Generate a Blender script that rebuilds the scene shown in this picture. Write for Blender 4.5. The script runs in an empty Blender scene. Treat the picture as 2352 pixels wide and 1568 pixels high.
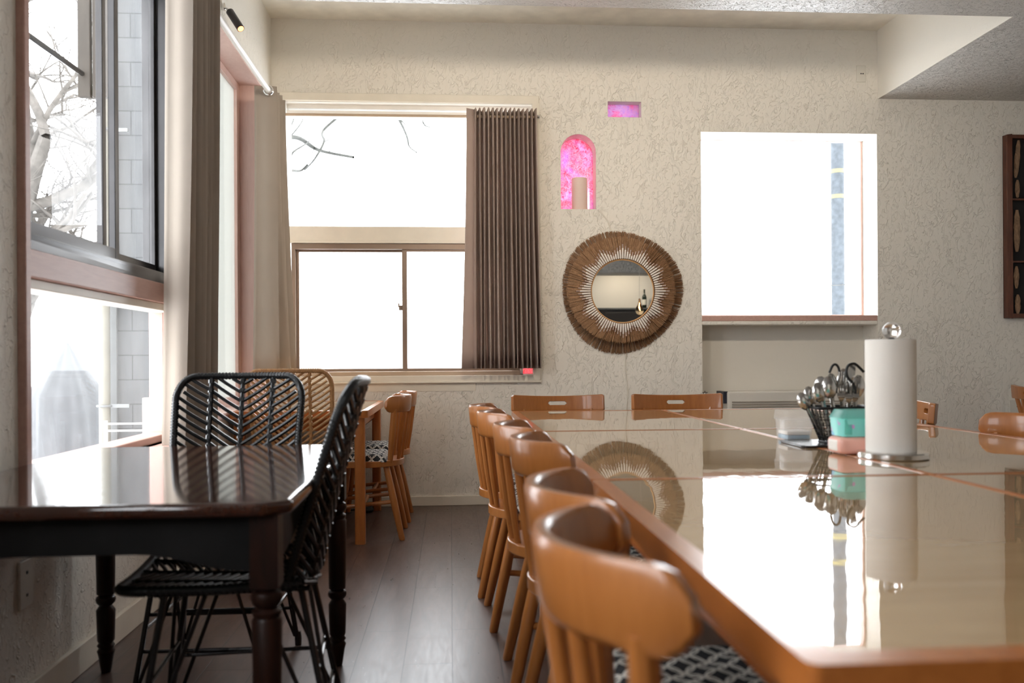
import bpy, bmesh, math, random
from math import sin, cos, pi, radians, sqrt, atan2
from mathutils import Vector, Matrix
from mathutils.geometry import tessellate_polygon

S = bpy.context.scene
COL = S.collection

# ------------------------------------------------------------------ camera
F, HOR, VPX, EYE = 2000.0, 824.0, 1035.0, 0.95
YAW = math.atan((1176 - VPX) / F)
ROLL = radians(0.35)
cam_data = bpy.data.cameras.new('camera')
cam = bpy.data.objects.new('camera', cam_data); COL.objects.link(cam)
cam_data.sensor_width = 36.0
cam_data.lens = 36.0 * F / 2352.0
cam_data.shift_y = (HOR - 784.0) / 2352.0
cam_data.clip_start = 0.02
cam.matrix_world = (Matrix.Translation((0, 0, EYE)) @ Matrix.Rotation(-YAW, 4, 'Z')
                    @ Matrix.Rotation(pi / 2, 4, 'X') @ Matrix.Rotation(-ROLL, 4, 'Z'))
cam_data.dof.use_dof = True
cam_data.dof.focus_distance = 4.9
cam_data.dof.aperture_fstop = 3.2
S.camera = cam

# ------------------------------------------------------------------ world, exposure
W = bpy.data.worlds.new('overcast_sky'); S.world = W; W.use_nodes = True
bgn = W.node_tree.nodes['Background']
bgn.inputs[0].default_value = (0.93, 0.965, 1.0, 1)
bgn.inputs[1].default_value = 4.6
S.view_settings.view_transform = 'Standard'
S.view_settings.look = 'None'
S.view_settings.exposure = 0.98
S.view_settings.gamma = 1.0
S.view_settings.use_curve_mapping = False
S.cycles.max_bounces = 14
S.cycles.diffuse_bounces = 7
S.cycles.transparent_max_bounces = 24


def portal(loc, size, rot):
    l = bpy.data.lights.new('window_portal', 'AREA'); l.shape = 'RECTANGLE'
    l.size, l.size_y = size; l.cycles.is_portal = True
    o = bpy.data.objects.new('window_portal', l); COL.objects.link(o)
    o.location = loc; o.rotation_euler = rot


def ceiling_or_fill_spot(x, y, z, tx, ty, tz, watts, size=58):
    l = bpy.data.lights.new('wall_washer_or_fill_light', 'SPOT'); l.energy = watts; l.color = (1.0, .86, .68)
    l.spot_size = radians(size); l.spot_blend = .9; l.shadow_soft_size = .06
    o = bpy.data.objects.new('wall_washer_or_fill_light', l); COL.objects.link(o)
    o.location = (x, y, z); o.rotation_euler = (Vector((tx, ty, tz)) - Vector((x, y, z))).to_track_quat('-Z', 'Y').to_euler()


SPOTS = [(.1, 3.0, 2.52, .1, 5.69, 2.4), (1.5, 3.0, 2.52, 1.5, 5.69, 2.3), (2.9, 3.0, 2.52, 2.8, 5.69, 1.9)]
for sp_, wt in zip(SPOTS, (34, 30, 8)): ceiling_or_fill_spot(*sp_, wt, 100)
ceiling_or_fill_spot(2.9, -2.75, 2.5, 3.0, -3.6, 1.6, 16, 140)  # added unseen lamp without fixture, brightens the rear wall shown in the mirror


def P(px, py, X=None, Y=None, Z=None):
    """where the line of sight through a pixel of the photograph meets a plane of the room"""
    a, b = px - 1176.0, py - HOR
    c, s = cos(ROLL), sin(ROLL)
    u, v = (a * c - b * s) / F, -(a * s + b * c) / F
    d = Vector((cos(YAW) * u + sin(YAW), -sin(YAW) * u + cos(YAW), v))
    if X is not None: t = X / d.x
    elif Y is not None: t = Y / d.y
    else: t = (Z - EYE) / d.z
    return Vector((0, 0, EYE)) + d * t


# ------------------------------------------------------------------ materials
MATS = {}


class N:
    def __init__(s, name):
        s.m = bpy.data.materials.new(name); s.m.use_nodes = True
        s.t = s.m.node_tree; s.b = s.t.nodes['Principled BSDF']; s.out = s.t.nodes['Material Output']

    def n(s, kind, **kw):
        nd = s.t.nodes.new(kind)
        for k, v in kw.items(): setattr(nd, k, v)
        return nd

    def l(s, a, b): s.t.links.new(a, b)

    def coord(s, scale=(1, 1, 1), rot=(0, 0, 0)):
        tc = s.n('ShaderNodeTexCoord'); mp = s.n('ShaderNodeMapping')
        mp.inputs['Scale'].default_value = scale; mp.inputs['Rotation'].default_value = rot
        s.l(tc.outputs['Object'], mp.inputs[0]); return mp.outputs[0]

    def noise(s, vec, scale, detail=3, rough=.5, dist=0):
        nd = s.n('ShaderNodeTexNoise'); nd.inputs['Scale'].default_value = scale
        nd.inputs['Detail'].default_value = detail; nd.inputs['Roughness'].default_value = rough
        nd.inputs['Distortion'].default_value = dist
        s.l(vec, nd.inputs['Vector']); return nd.outputs['Fac']

    def ramp(s, fac, stops):
        r = s.n('ShaderNodeValToRGB'); e = r.color_ramp.elements
        while len(e) < len(stops): e.new(.5)
        for i, (p, c) in enumerate(stops):
            e[i].position = p; e[i].color = (*c, 1) if len(c) == 3 else c
        s.l(fac, r.inputs[0]); return r.outputs[0]

    def math(s, op, a, b=None, c=None):
        m = s.n('ShaderNodeMath', operation=op)
        for i, v in enumerate((a, b, c)):
            if v is None: continue
            if hasattr(v, 'default_value') or hasattr(v, 'links'): s.l(v, m.inputs[i])
            else: m.inputs[i].default_value = v
        return m.outputs[0]

    def mix(s, fac, a, b):
        m = s.n('ShaderNodeMix', data_type='RGBA')
        for i, v in ((0, fac), (6, a), (7, b)):
            if hasattr(v, 'links'): s.l(v, m.inputs[i])
            else: m.inputs[i].default_value = v if i == 0 else (*v, 1)
        return m.outputs[2]

    def bump(s, h, strength, dist=.01):
        b = s.n('ShaderNodeBump'); b.inputs['Strength'].default_value = strength
        b.inputs['Distance'].default_value = dist
        s.l(h, b.inputs['Height']); s.l(b.outputs[0], s.b.inputs['Normal'])

    def set(s, color=None, rough=None, metal=None, spec=None, coat=None, trans=None, ior=None):
        i = s.b.inputs
        if color is not None: i['Base Color'].default_value = (*color, 1)
        if rough is not None: i['Roughness'].default_value = rough
        if metal is not None: i['Metallic'].default_value = metal
        if spec is not None: i['Specular IOR Level'].default_value = spec
        if coat is not None: i['Coat Weight'].default_value = coat; i['Coat Roughness'].default_value = .05
        if trans is not None: i['Transmission Weight'].default_value = trans
        if ior is not None: i['IOR'].default_value = ior


def flat(name, color, rough=.5, metal=0, spec=.5, coat=0, vary=.08, bump=0, bscale=60):
    k = N(name); k.set(color, rough, metal, spec, coat)
    v = k.coord()
    f = k.noise(v, 9, 4)
    lo = tuple(max(0, c * (1 - vary)) for c in color); hi = tuple(min(1, c * (1 + vary)) for c in color)
    k.l(k.ramp(f, [(.3, lo), (.7, hi)]), k.b.inputs['Base Color'])
    if bump: k.bump(k.noise(v, bscale, 4), bump, .004)
    MATS[name] = k.m; return k.m


def wood(name, dark, light, scale=(3, 3, 30), rough=.35, coat=0, bump=.06, spec=.5):
    """grain runs along the axis with the smallest scale"""
    k = N(name); k.set(light, rough, 0, spec, coat)
    v = k.coord(scale)
    f = k.noise(v, 2.2, 5, .6, 1.2); g = k.noise(v, 9, 3, .6)
    c = k.mix(.35, k.ramp(f, [(.32, dark), (.68, light)]), k.ramp(g, [(.3, dark), (.7, light)]))
    k.l(c, k.b.inputs['Base Color'])
    if bump: k.bump(g, bump, .002)
    MATS[name] = k.m; return k.m


def plaster(name, color, rough=.62, strength=.6, size=1.0, spec=.35, smooth_above=None):
    """trowelled relief: thin raised curling ridges over a fine tooth"""
    k = N(name); k.set(color, rough, 0, spec)
    v = k.coord((1, 1, .62))
    w = k.noise(v, 9 * size, 2)
    m = k.n('ShaderNodeVectorMath', operation='MULTIPLY_ADD')
    k.l(w, m.inputs[0]); m.inputs[1].default_value = (.25, .25, .25); k.l(v, m.inputs[2])
    r = None
    for sc, wd in ((14.5 * size, .019), (25 * size, .024)):
        a = k.noise(m.outputs[0], sc, 2, .5, .6)
        d = k.math('ABSOLUTE', k.math('SUBTRACT', a, .5))
        q = k.n('ShaderNodeMapRange'); q.interpolation_type = 'SMOOTHSTEP'
        k.l(d, q.inputs[0]); q.inputs[1].default_value = wd; q.inputs[2].default_value = 0
        q.inputs[3].default_value = 0; q.inputs[4].default_value = 1
        # broken into short strokes
        b = k.noise(v, sc * 1.3, 3, .6)
        qb = k.n('ShaderNodeMapRange'); k.l(b, qb.inputs[0]); qb.inputs[1].default_value = .43; qb.inputs[2].default_value = .55
        x = k.math('MULTIPLY', q.outputs[0], qb.outputs[0])
        r = x if r is None else k.math('ADD', r, k.math('MULTIPLY', x, .6))
    h = k.math('ADD', r, k.math('MULTIPLY', k.noise(v, 60, 3, .7), .35))
    if smooth_above:
        sp = k.n('ShaderNodeSeparateXYZ'); tc = k.n('ShaderNodeTexCoord'); k.l(tc.outputs['Object'], sp.inputs[0])
        q = k.n('ShaderNodeMapRange'); q.inputs[1].default_value = smooth_above - .18; q.inputs[2].default_value = smooth_above + .1
        q.inputs[3].default_value = 1; q.inputs[4].default_value = .25
        k.l(k.math('ADD', sp.outputs[2], k.math('MULTIPLY', k.noise(v, 3, 2), .25)), q.inputs[0]); h = k.math('MULTIPLY', h, q.outputs[0])
    k.bump(h, strength, .008)
    big = k.noise(v, 1.3, 3)
    k.l(k.ramp(big, [(.3, tuple(c * .965 for c in color)), (.7, color)]), k.b.inputs['Base Color'])
    MATS[name] = k.m; return k.m


plaster('wall_plaster', (.82, .785, .715), strength=.62, smooth_above=2.95)
plaster('wall_smooth', (.80, .765, .69), strength=.18, size=1.4)
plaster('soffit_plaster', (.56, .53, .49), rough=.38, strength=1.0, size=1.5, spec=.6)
flat('ceiling_paint', (.80, .76, .67), .7, bump=.15)
flat('trim_cream', (.78, .73, .63), .45, vary=.04, bump=.05)
flat('trim_white', (.84, .82, .78), .4, vary=.03)
wood('pink_wood', (.50, .30, .25), (.60, .38, .32), (14, 1.5, 14), .4, spec=.4)
wood('pink_wood_upright', (.68, .47, .42), (.76, .56, .50), (14, 14, 1.5), .4, spec=.4)
flat('brown_metal', (.26, .19, .145), .35, .3, vary=.05)
flat('black_metal', (.028, .026, .027), .22, .4, vary=.2)
flat('tan_trim', (.52, .40, .29), .5, vary=.06)
wood('orange_wood', (.34, .105, .022), (.46, .155, .036), (9, 9, 1.6), .30, .35)
wood('orange_wood_flat', (.36, .11, .022), (.50, .165, .036), (9, 1.6, 9), .30, .35)
wood('chair_wood', (.35, .118, .026), (.46, .170, .042), (10, 10, 1.8), .32, .3)
wood('dark_table_wood', (.022, .008, .005), (.055, .018, .010), (8, 1.2, 8), .10, .5)
wood('dark_leg_wood', (.008, .004, .003), (.028, .009, .005), (9, 9, 1.5), .4, 0, spec=.22)
flat('black_paint', (.011, .0105, .0105), .5, spec=.15, vary=.3)
flat('black_rattan', (.008, .009, .010), .30, vary=.4, bump=.25, bscale=240)
wood('natural_rattan', (.52, .28, .11), (.70, .42, .20), (20, 20, 20), .4)
flat('white_paper', (.84, .80, .74), .9, vary=.02, bump=.12, bscale=120)
flat('steel', (.74, .72, .69), .2, 1.0, vary=.1)
flat('chrome', (.75, .74, .73), .06, 1.0, vary=.03)
flat('black_wire', (.012, .012, .013), .4, .3)
flat('heater_white', (.74, .71, .65), .4, vary=.02)
flat('heater_grille', (.36, .32, .27), .5, vary=.1)
flat('heater_dark', (.02, .022, .035), .35)
flat('candle_wax', (.80, .62, .55), .6, vary=.03)
flat('cord_white', (.74, .70, .62), .5)
flat('cable_black', (.01, .01, .01), .5)
flat('mirror_silver', (.86, .86, .84), .01, 1.0, vary=.0)
wood('straw', (.23, .12, .055), (.50, .30, .165), (30, 30, 30), .75, bump=0)
wood('shaded_straw', (.17, .085, .04), (.37, .21, .11), (30, 30, 30), .8, bump=0)  # same straw, darkened to paint in the shade on the outer fringe
flat('straw_binding', (.34, .17, .12), .7)
flat('shell_white', (.82, .76, .70), .4)
wood('frame_wood', (.06, .018, .009), (.15, .045, .02), (16, 16, 2), .35)
flat('case_lining', (.012, .011, .012), .9)
wood('carved_stone', (.12, .075, .045), (.40, .24, .14), (14, 14, 6), .8)
flat('snow', (.86, .88, .90), .8, vary=.02, bump=.3, bscale=5)
flat('tarpaulin', (.065, .066, .070), .6, vary=.15, bump=.2, bscale=8)
wood('reflection_brown', (.030, .024, .019), (.050, .042, .034), (9, 9, 1.5), .8)  # brown tone of the curtain reflection, put on boards outside
flat('downpipe_cream', (.17, .16, .13), .5)
flat('bracket_grey', (.13, .135, .135), .5)
flat('pole_grey', (.05, .058, .066), .8, vary=.3)
flat('pole_yellow', (.20, .165, .06), .6)
flat('bark', (.085, .076, .067), .9, vary=.3)
flat('dark_bark', (.042, .042, .036), .9, vary=.4)
flat('cabinet_dark', (.02, .017, .015), .4)
flat('bottle_green', (.01, .02, .012), .08)
flat('paper_label', (.7, .68, .6), .8)
flat('plug_white', (.72, .69, .62), .4, vary=.02)
flat('dark_slot', (.03, .03, .03), .6)
flat('spot_black', (.022, .02, .022), .35)
flat('peach_plastic', (.86, .45, .36), .3, vary=.05)
flat('tray_black', (.015, .014, .013), .25)
flat('paper_blue', (.25, .40, .52), .8, vary=.4)


def emit(name, color, strength):
    k = N(name); k.set((0, 0, 0)); k.b.inputs['Emission Color'].default_value = (*color, 1)
    k.b.inputs['Emission Strength'].default_value = strength; MATS[name] = k.m


emit('warm_filament', (1.0, .42, .12), 30)
emit('spot_glow', (1.0, .30, .09), 3.0)


def pane(name, tint=(1, 1, 1), haze=0.0, haze_col=(.8, .8, .8), grime=False):
    """thin window glass: clear except for a mirror sheen that grows at a glancing angle"""
    k = N(name); t = k.t
    lw = k.n('ShaderNodeLayerWeight'); lw.inputs[0].default_value = .5
    f = k.math('MULTIPLY_ADD', k.math('POWER', lw.outputs['Facing'], 5.0), .42, .02)
    ge = k.n('ShaderNodeNewGeometry'); f = k.math('MULTIPLY', f, k.math('SUBTRACT', 1.0, ge.outputs['Backfacing']))
    tr = k.n('ShaderNodeBsdfTransparent'); tr.inputs[0].default_value = (*tint, 1)
    gl = k.n('ShaderNodeBsdfGlossy'); gl.inputs['Roughness'].default_value = .0
    mx = k.n('ShaderNodeMixShader'); k.l(f, mx.inputs[0]); k.l(tr.outputs[0], mx.inputs[1]); k.l(gl.outputs[0], mx.inputs[2])
    res = mx.outputs[0]
    if haze:
        df = k.n('ShaderNodeBsdfDiffuse'); df.inputs[0].default_value = (*haze_col, 1)
        tl = k.n('ShaderNodeBsdfTranslucent'); tl.inputs[0].default_value = (*haze_col, 1)
        a = k.n('ShaderNodeMixShader'); k.l(df.outputs[0], a.inputs[1]); k.l(tl.outputs[0], a.inputs[2]); a.inputs[0].default_value = .6
        b = k.n('ShaderNodeMixShader'); k.l(res, b.inputs[1]); k.l(a.outputs[0], b.inputs[2])
        if grime:
            g = k.noise(k.coord((1, 1, .5)), 8, 5, .65)
            b_f = k.math('MULTIPLY', k.ramp(g, [(.35, (.5, .5, .5)), (.7, (1.5, 1.5, 1.5))]), haze); k.l(b_f, b.inputs[0])
        else: b.inputs[0].default_value = haze
        res = b.outputs[0]
    k.l(res, k.out.inputs[0]); MATS[name] = k.m


pane('window_glass')
pane('hazy_glass', haze=.08, haze_col=(.35, .35, .35), grime=True)
pane('frosted_glass', haze=.80, haze_col=(.40, .40, .37))


def stained(name, ramp_cols, scale=5):
    k = N(name)
    v = k.coord((1, 1, 1))
    big = k.noise(v, scale, 3, .6, .4); fine = k.noise(v, scale * 9, 4, .7, 1.4)
    c = k.ramp(k.math('ADD', k.math('MULTIPLY', big, .7), k.math('MULTIPLY', fine, .3)), ramp_cols)
    c2 = k.mix(k.ramp(fine, [(.36, (0, 0, 0)), (.60, (.72, .72, .72))]), c, (.62, .48, .56))
    tr = k.n('ShaderNodeBsdfTransparent'); tl = k.n('ShaderNodeBsdfTranslucent'); gl = k.n('ShaderNodeBsdfGlossy')
    k.l(c2, tr.inputs[0]); k.l(c2, tl.inputs[0]); gl.inputs['Roughness'].default_value = .15
    a = k.n('ShaderNodeMixShader'); a.inputs[0].default_value = .9
    k.l(tr.outputs[0], a.inputs[1]); k.l(tl.outputs[0], a.inputs[2])
    b = k.n('ShaderNodeMixShader'); b.inputs[0].default_value = .05
    k.l(a.outputs[0], b.inputs[1]); k.l(gl.outputs[0], b.inputs[2]); k.l(b.outputs[0], k.out.inputs[0])
    MATS[name] = k.m


stained('pink_stained_glass', [(.36, (.30, .12, .42)), (.44, (.55, .13, .27)), (.50, (.65, .035, .08)), (.56, (.6, .12, .26)), (.64, (.35, .26, .55))], 7)
stained('violet_stained_glass', [(.38, (.62, .06, .14)), (.48, (.60, .14, .34)), (.56, (.42, .30, .62)), (.66, (.7, .08, .2))], 6)
stained('red_stained_glass', [(.35, (.55, .02, .01)), (.65, (.8, .07, .03))], 14)


def fabric(name, color, trans=.3, rough=.85):
    k = N(name); k.set(color, rough, 0, .2)
    v = k.coord((1, 1, 1)); f = k.noise(v, 400, 2); g = k.noise(v, 5, 3)
    c = k.ramp(g, [(.3, tuple(x * .93 for x in color)), (.7, color)])
    k.l(c, k.b.inputs['Base Color']); k.bump(f, .12, .001)
    tl = k.n('ShaderNodeBsdfTranslucent'); k.l(c, tl.inputs[0])
    m = k.n('ShaderNodeMixShader'); m.inputs[0].default_value = trans
    k.l(k.b.outputs[0], m.inputs[1]); k.l(tl.outputs[0], m.inputs[2]); k.l(m.outputs[0], k.out.inputs[0])
    MATS[name] = k.m


fabric('curtain_linen', (.48, .415, .35), .13)
fabric('curtain_taupe', (.52, .42, .37), .20)


def cushion_fabric():
    """black cloth with linked white rings"""
    k = N('cushion_fabric'); k.set((.02, .02, .02), .85, 0, .3)
    tc = k.n('ShaderNodeTexCoord'); sp = k.n('ShaderNodeSeparateXYZ')
    w = k.n('ShaderNodeTexNoise'); w.inputs['Scale'].default_value = 9
    k.l(tc.outputs['Object'], w.inputs['Vector'])
    ad = k.n('ShaderNodeVectorMath', operation='MULTIPLY_ADD')
    k.l(w.outputs['Color'], ad.inputs[0]); ad.inputs[1].default_value = (.015, .015, 0); k.l(tc.outputs['Object'], ad.inputs[2])
    k.l(ad.outputs[0], sp.inputs[0])
    res = None
    for off in (0, .5):
        fx = k.math('SUBTRACT', k.math('FRACT', k.math('ADD', k.math('MULTIPLY', sp.outputs[0], 20), off + 20)), .5)
        fy = k.math('SUBTRACT', k.math('FRACT', k.math('ADD', k.math('MULTIPLY', sp.outputs[1], 20), off + 20)), .5)
        d = k.math('SQRT', k.math('ADD', k.math('MULTIPLY', fx, fx), k.math('MULTIPLY', fy, fy)))
        r = k.math('LESS_THAN', k.math('ABSOLUTE', k.math('SUBTRACT', d, .43)), .042)
        res = r if res is None else k.math('MAXIMUM', res, r)
    k.l(k.mix(res, (.022, .023, .025), (.62, .59, .53)), k.b.inputs['Base Color'])
    k.bump(k.noise(k.coord(), 200, 2), .3, .002)
    MATS['cushion_fabric'] = k.m


cushion_fabric()


def floor_mat():
    k = N('floor_planks'); k.set((.1, .07, .06), .36, 0, .5)
    v = k.coord((1, 1, 1), (0, 0, pi / 2))
    br = k.n('ShaderNodeTexBrick'); br.offset = .37; br.offset_frequency = 2
    br.inputs['Scale'].default_value = 1; br.inputs['Brick Width'].default_value = .91; br.inputs['Row Height'].default_value = .152
    br.inputs['Mortar Size'].default_value = .0016; br.inputs['Mortar Smooth'].default_value = .2
    br.inputs['Color1'].default_value = (.3, .3, .3, 1); br.inputs['Color2'].default_value = (.7, .7, .7, 1)
    br.inputs['Mortar'].default_value = (0, 0, 0, 1)
    k.l(v, br.inputs['Vector'])
    # each plank shifts its own grain
    ad = k.n('ShaderNodeVectorMath', operation='MULTIPLY_ADD')
    k.l(br.outputs['Color'], ad.inputs[0]); ad.inputs[1].default_value = (3, 5, 2); k.l(k.coord((7, 1.1, 7)), ad.inputs[2])
    gr = k.noise(ad.outputs[0], 1.6, 5, .6, 2.2); fine = k.noise(ad.outputs[0], 12, 3, .6)
    c = k.ramp(gr, [(.28, (.050, .029, .022)), (.5, (.084, .050, .038)), (.72, (.125, .077, .059))])
    c = k.mix(.25, c, k.ramp(fine, [(.3, (.06, .04, .034)), (.7, (.15, .10, .082))]))
    t = k.mix(.3, c, br.outputs['Color']); 
    m = k.n('ShaderNodeMix', data_type='RGBA'); m.blend_type = 'MULTIPLY'; m.inputs[0].default_value = .35
    k.l(c, m.inputs[6]); k.l(k.ramp(br.outputs['Color'], [(.3, (.75, .75, .78)), (.7, (1.15, 1.1, 1.08))]), m.inputs[7])
    cc = k.mix(br.outputs['Fac'], m.outputs[2], (.03, .02, .018))
    k.l(cc, k.b.inputs['Base Color'])
    h = k.math('SUBTRACT', k.math('MULTIPLY', fine, .12), br.outputs['Fac'])
    k.bump(h, .5, .0015)
    rr = k.ramp(fine, [(.2, (.26, .26, .26)), (.8, (.36, .36, .36))]); k.l(rr, k.b.inputs['Roughness'])
    MATS['floor_planks'] = k.m


floor_mat()


def tabletop_mat():
    k = N('lacquered_top'); k.set((.6, .4, .2), .022, 0, .5, .6)
    k.b.inputs['Coat Roughness'].default_value = .012
    v = k.coord((1.2, 7, 7)); g = k.noise(v, 3, 5, .6, 1.0)
    k.l(k.ramp(g, [(.3, (.46, .30, .155)), (.7, (.56, .385, .21))]), k.b.inputs['Base Color'])
    b = k.n('ShaderNodeBump'); b.inputs['Strength'].default_value = .05; b.inputs['Distance'].default_value = .004
    k.l(k.noise(k.coord((3, 1.5, 1)), 6, 2), b.inputs['Height'])
    k.l(b.outputs[0], k.b.inputs['Coat Normal']); k.l(b.outputs[0], k.b.inputs['Normal'])
    MATS['lacquered_top'] = k.m


tabletop_mat()


def siding_mat():
    k = N('grey_shingles'); k.set((.2, .2, .2), .8)
    br = k.n('ShaderNodeTexBrick'); br.inputs['Scale'].default_value = 1
    br.inputs['Brick Width'].default_value = .33; br.inputs['Row Height'].default_value = .165
    br.inputs['Mortar Size'].default_value = .004
    br.inputs['Color1'].default_value = (.062, .064, .066, 1); br.inputs['Color2'].default_value = (.075, .077, .080, 1)
    br.inputs['Mortar'].default_value = (.03, .031, .033, 1)
    k.l(k.coord((1, 1, 1), (pi / 2, 0, 0)), br.inputs['Vector'])
    k.l(br.outputs['Color'], k.b.inputs['Base Color'])
    k.bump(k.noise(k.coord((30, 30, 3)), 3, 3), .3, .004)
    MATS['grey_shingles'] = k.m


siding_mat()


def teal_mat():
    k = N('teal_patterned_plastic'); k.set((.15, .6, .55), .3)
    g = k.noise(k.coord(), 26, 1); h = k.noise(k.coord(), 17, 1)
    c = k.mix(k.ramp(g, [(.60, (0, 0, 0)), (.63, (1, 1, 1))]), (.22, .66, .60), (.60, .30, .62))
    c = k.mix(k.ramp(h, [(.62, (0, 0, 0)), (.65, (1, 1, 1))]), c, (.12, .42, .62))
    k.l(c, k.b.inputs['Base Color']); MATS['teal_patterned_plastic'] = k.m


teal_mat()


def clear_mat(name, col=(1, 1, 1), ior=1.45, rough=.03):
    k = N(name); k.set(col, rough, 0, .5, trans=1.0, ior=ior)
    f = k.noise(k.coord(), 30, 2); k.bump(f, .02, .001); MATS[name] = k.m


clear_mat('acrylic', ior=1.49)
clear_mat('bulb_glass', (1, .82, .6), 1.1)
pane('clear_plastic', haze=.22, haze_col=(.92, .9, .88))
pane('teal_lid', tint=(.6, .95, .9), haze=.45, haze_col=(.45, .80, .74))


# ------------------------------------------------------------------ mesh building
class MB:
    def __init__(s): s.v, s.f = [], []

    def add(s, vs, fs):
        b = len(s.v); s.v += [tuple(v) for v in vs]; s.f += [tuple(b + i for i in f) for f in fs]; return s

    def box(s, x0, x1, y0, y1, z0, z1, M=None):
        vs = [Vector((x, y, z)) for x in (x0, x1) for y in (y0, y1) for z in (z0, z1)]
        if M: vs = [M @ v for v in vs]
        return s.add(vs, [(0, 1, 3, 2), (4, 6, 7, 5), (0, 4, 5, 1), (2, 3, 7, 6), (0, 2, 6, 4), (1, 5, 7, 3)])

    def tube(s, pts, r, n=8, closed=False, cap=True):
        pts = [Vector(p) for p in pts]; m = len(pts)
        rs = r if isinstance(r, (list, tuple)) else [r] * m
        vs, fs = [], []; prev = None
        for i, p in enumerate(pts):
            if closed: t = pts[(i + 1) % m] - pts[i - 1]
            else: t = pts[min(i + 1, m - 1)] - pts[max(i - 1, 0)]
            if t.length < 1e-9: t = Vector((0, 0, 1))
            t.normalize()
            if prev is None:
                a = Vector((0, 0, 1)) if abs(t.z) < .9 else Vector((1, 0, 0)); nrm = t.cross(a).normalized()
            else:
                nrm = prev - t * prev.dot(t)
                nrm = nrm.normalized() if nrm.length > 1e-6 else t.orthogonal().normalized()
            prev = nrm; bi = t.cross(nrm)
            for k in range(n):
                a = 2 * pi * k / n; vs.append(p + (nrm * cos(a) + bi * sin(a)) * rs[i])
        for i in range(m if closed else m - 1):
            j = (i + 1) % m
            for k in range(n):
                l = (k + 1) % n; fs.append((i * n + k, i * n + l, j * n + l, j * n + k))
        if cap and not closed:
            fs.append(tuple(range(n - 1, -1, -1))); fs.append(tuple((m - 1) * n + k for k in range(n)))
        return s.add(vs, fs)

    def lathe(s, prof, n=24, c=(0, 0, 0), fx=None):
        """prof: (radius, z) from bottom to top"""
        vs, fs = [], []; c = Vector(c)
        for r, z in prof:
            for k in range(n):
                a = 2 * pi * k / n; rr = r * (fx(a, z) if fx else 1)
                vs.append(c + Vector((rr * cos(a), rr * sin(a), z)))
        for i in range(len(prof) - 1):
            for k in range(n):
                l = (k + 1) % n; fs.append((i * n + k, i * n + l, (i + 1) * n + l, (i + 1) * n + k))
        if prof[0][0] > 1e-4: fs.append(tuple(range(n - 1, -1, -1)))
        if prof[-1][0] > 1e-4: fs.append(tuple((len(prof) - 1) * n + k for k in range(n)))
        return s.add(vs, fs)

    def grid(s, fn, nu, nv, skip=None):
        vs = [fn(i / nu, j / nv) for i in range(nu + 1) for j in range(nv + 1)]
        fs = [(i * (nv + 1) + j, (i + 1) * (nv + 1) + j, (i + 1) * (nv + 1) + j + 1, i * (nv + 1) + j + 1)
              for i in range(nu) for j in range(nv) if not (skip and skip(i, j))]
        return s.add(vs, fs)

    def plate(s, outer, holes, to3, depth):
        """flat polygon with holes given thickness; to3(a, b, d) places it"""
        loops = [outer] + holes
        pts = [p for lp in loops for p in lp]
        tris = tessellate_polygon([[Vector((a, b, 0)) for a, b in lp] for lp in loops])
        n = len(pts)
        vs = [to3(a, b, 0) for a, b in pts] + [to3(a, b, depth) for a, b in pts]
        fs = [tuple(t) for t in tris] + [tuple(n + i for i in reversed(t)) for t in tris]
        k = 0
        for lp in loops:
            m = len(lp)
            for i in range(m):
                j = (i + 1) % m; fs.append((k + i, k + j, n + k + j, n + k + i))
            k += m
        return s.add(vs, fs)

    def build(s, name, mat, parent=None, smooth=35, bevel=0, seg=2, solid=0, subsurf=0):
        me = bpy.data.meshes.new(name); me.from_pydata(s.v, [], s.f)
        bm = bmesh.new(); bm.from_mesh(me); bmesh.ops.remove_doubles(bm, verts=bm.verts, dist=1e-5)
        bmesh.ops.recalc_face_normals(bm, faces=bm.faces); bm.to_mesh(me); bm.free()
        if smooth:
            me.polygons.foreach_set('use_smooth', [True] * len(me.polygons)); me.set_sharp_from_angle(angle=radians(smooth))
        me.materials.append(MATS[mat] if isinstance(mat, str) else mat)
        o = bpy.data.objects.new(name, me); COL.objects.link(o)
        if parent is not None: o.parent = parent
        if solid:
            m = o.modifiers.new('thickness', 'SOLIDIFY'); m.thickness = solid; m.offset = 0
        if bevel:
            m = o.modifiers.new('bevel', 'BEVEL'); m.width = bevel; m.segments = seg; m.limit_method = 'ANGLE'; m.angle_limit = radians(40)
        if subsurf:
            m = o.modifiers.new('subdivision', 'SUBSURF'); m.levels = subsurf; m.render_levels = subsurf
        return o


def tag(o, label=None, cat=None, group=None, kind=None):
    if label: o['label'] = label
    if cat: o['category'] = cat
    if group: o['group'] = group
    if kind: o['kind'] = kind
    return o


def thing(name, label, cat, loc=(0, 0, 0), rz=0, group=None):
    o = bpy.data.objects.new(name, None); COL.objects.link(o)
    o.empty_display_size = .05
    o.location = loc; o.rotation_euler = (0, 0, rz)
    return tag(o, label, cat, group)


def struct(o): o['kind'] = 'structure'; return o


def copy_tree(o, parent=None):
    c = o.copy(); COL.objects.link(c)
    if parent is not None: c.parent = parent
    for ch in [x for x in bpy.data.objects if x.parent == o]: copy_tree(ch, c)
    return c


def rrect(x0, x1, y0, y1, r, n=6):
    out = []
    for cx, cy, a0 in ((x1 - r, y1 - r, 0), (x0 + r, y1 - r, 90), (x0 + r, y0 + r, 180), (x1 - r, y0 + r, 270)):
        for i in range(n + 1):
            a = radians(a0 + 90 * i / n); out.append((cx + r * cos(a), cy + r * sin(a)))
    return out


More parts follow.
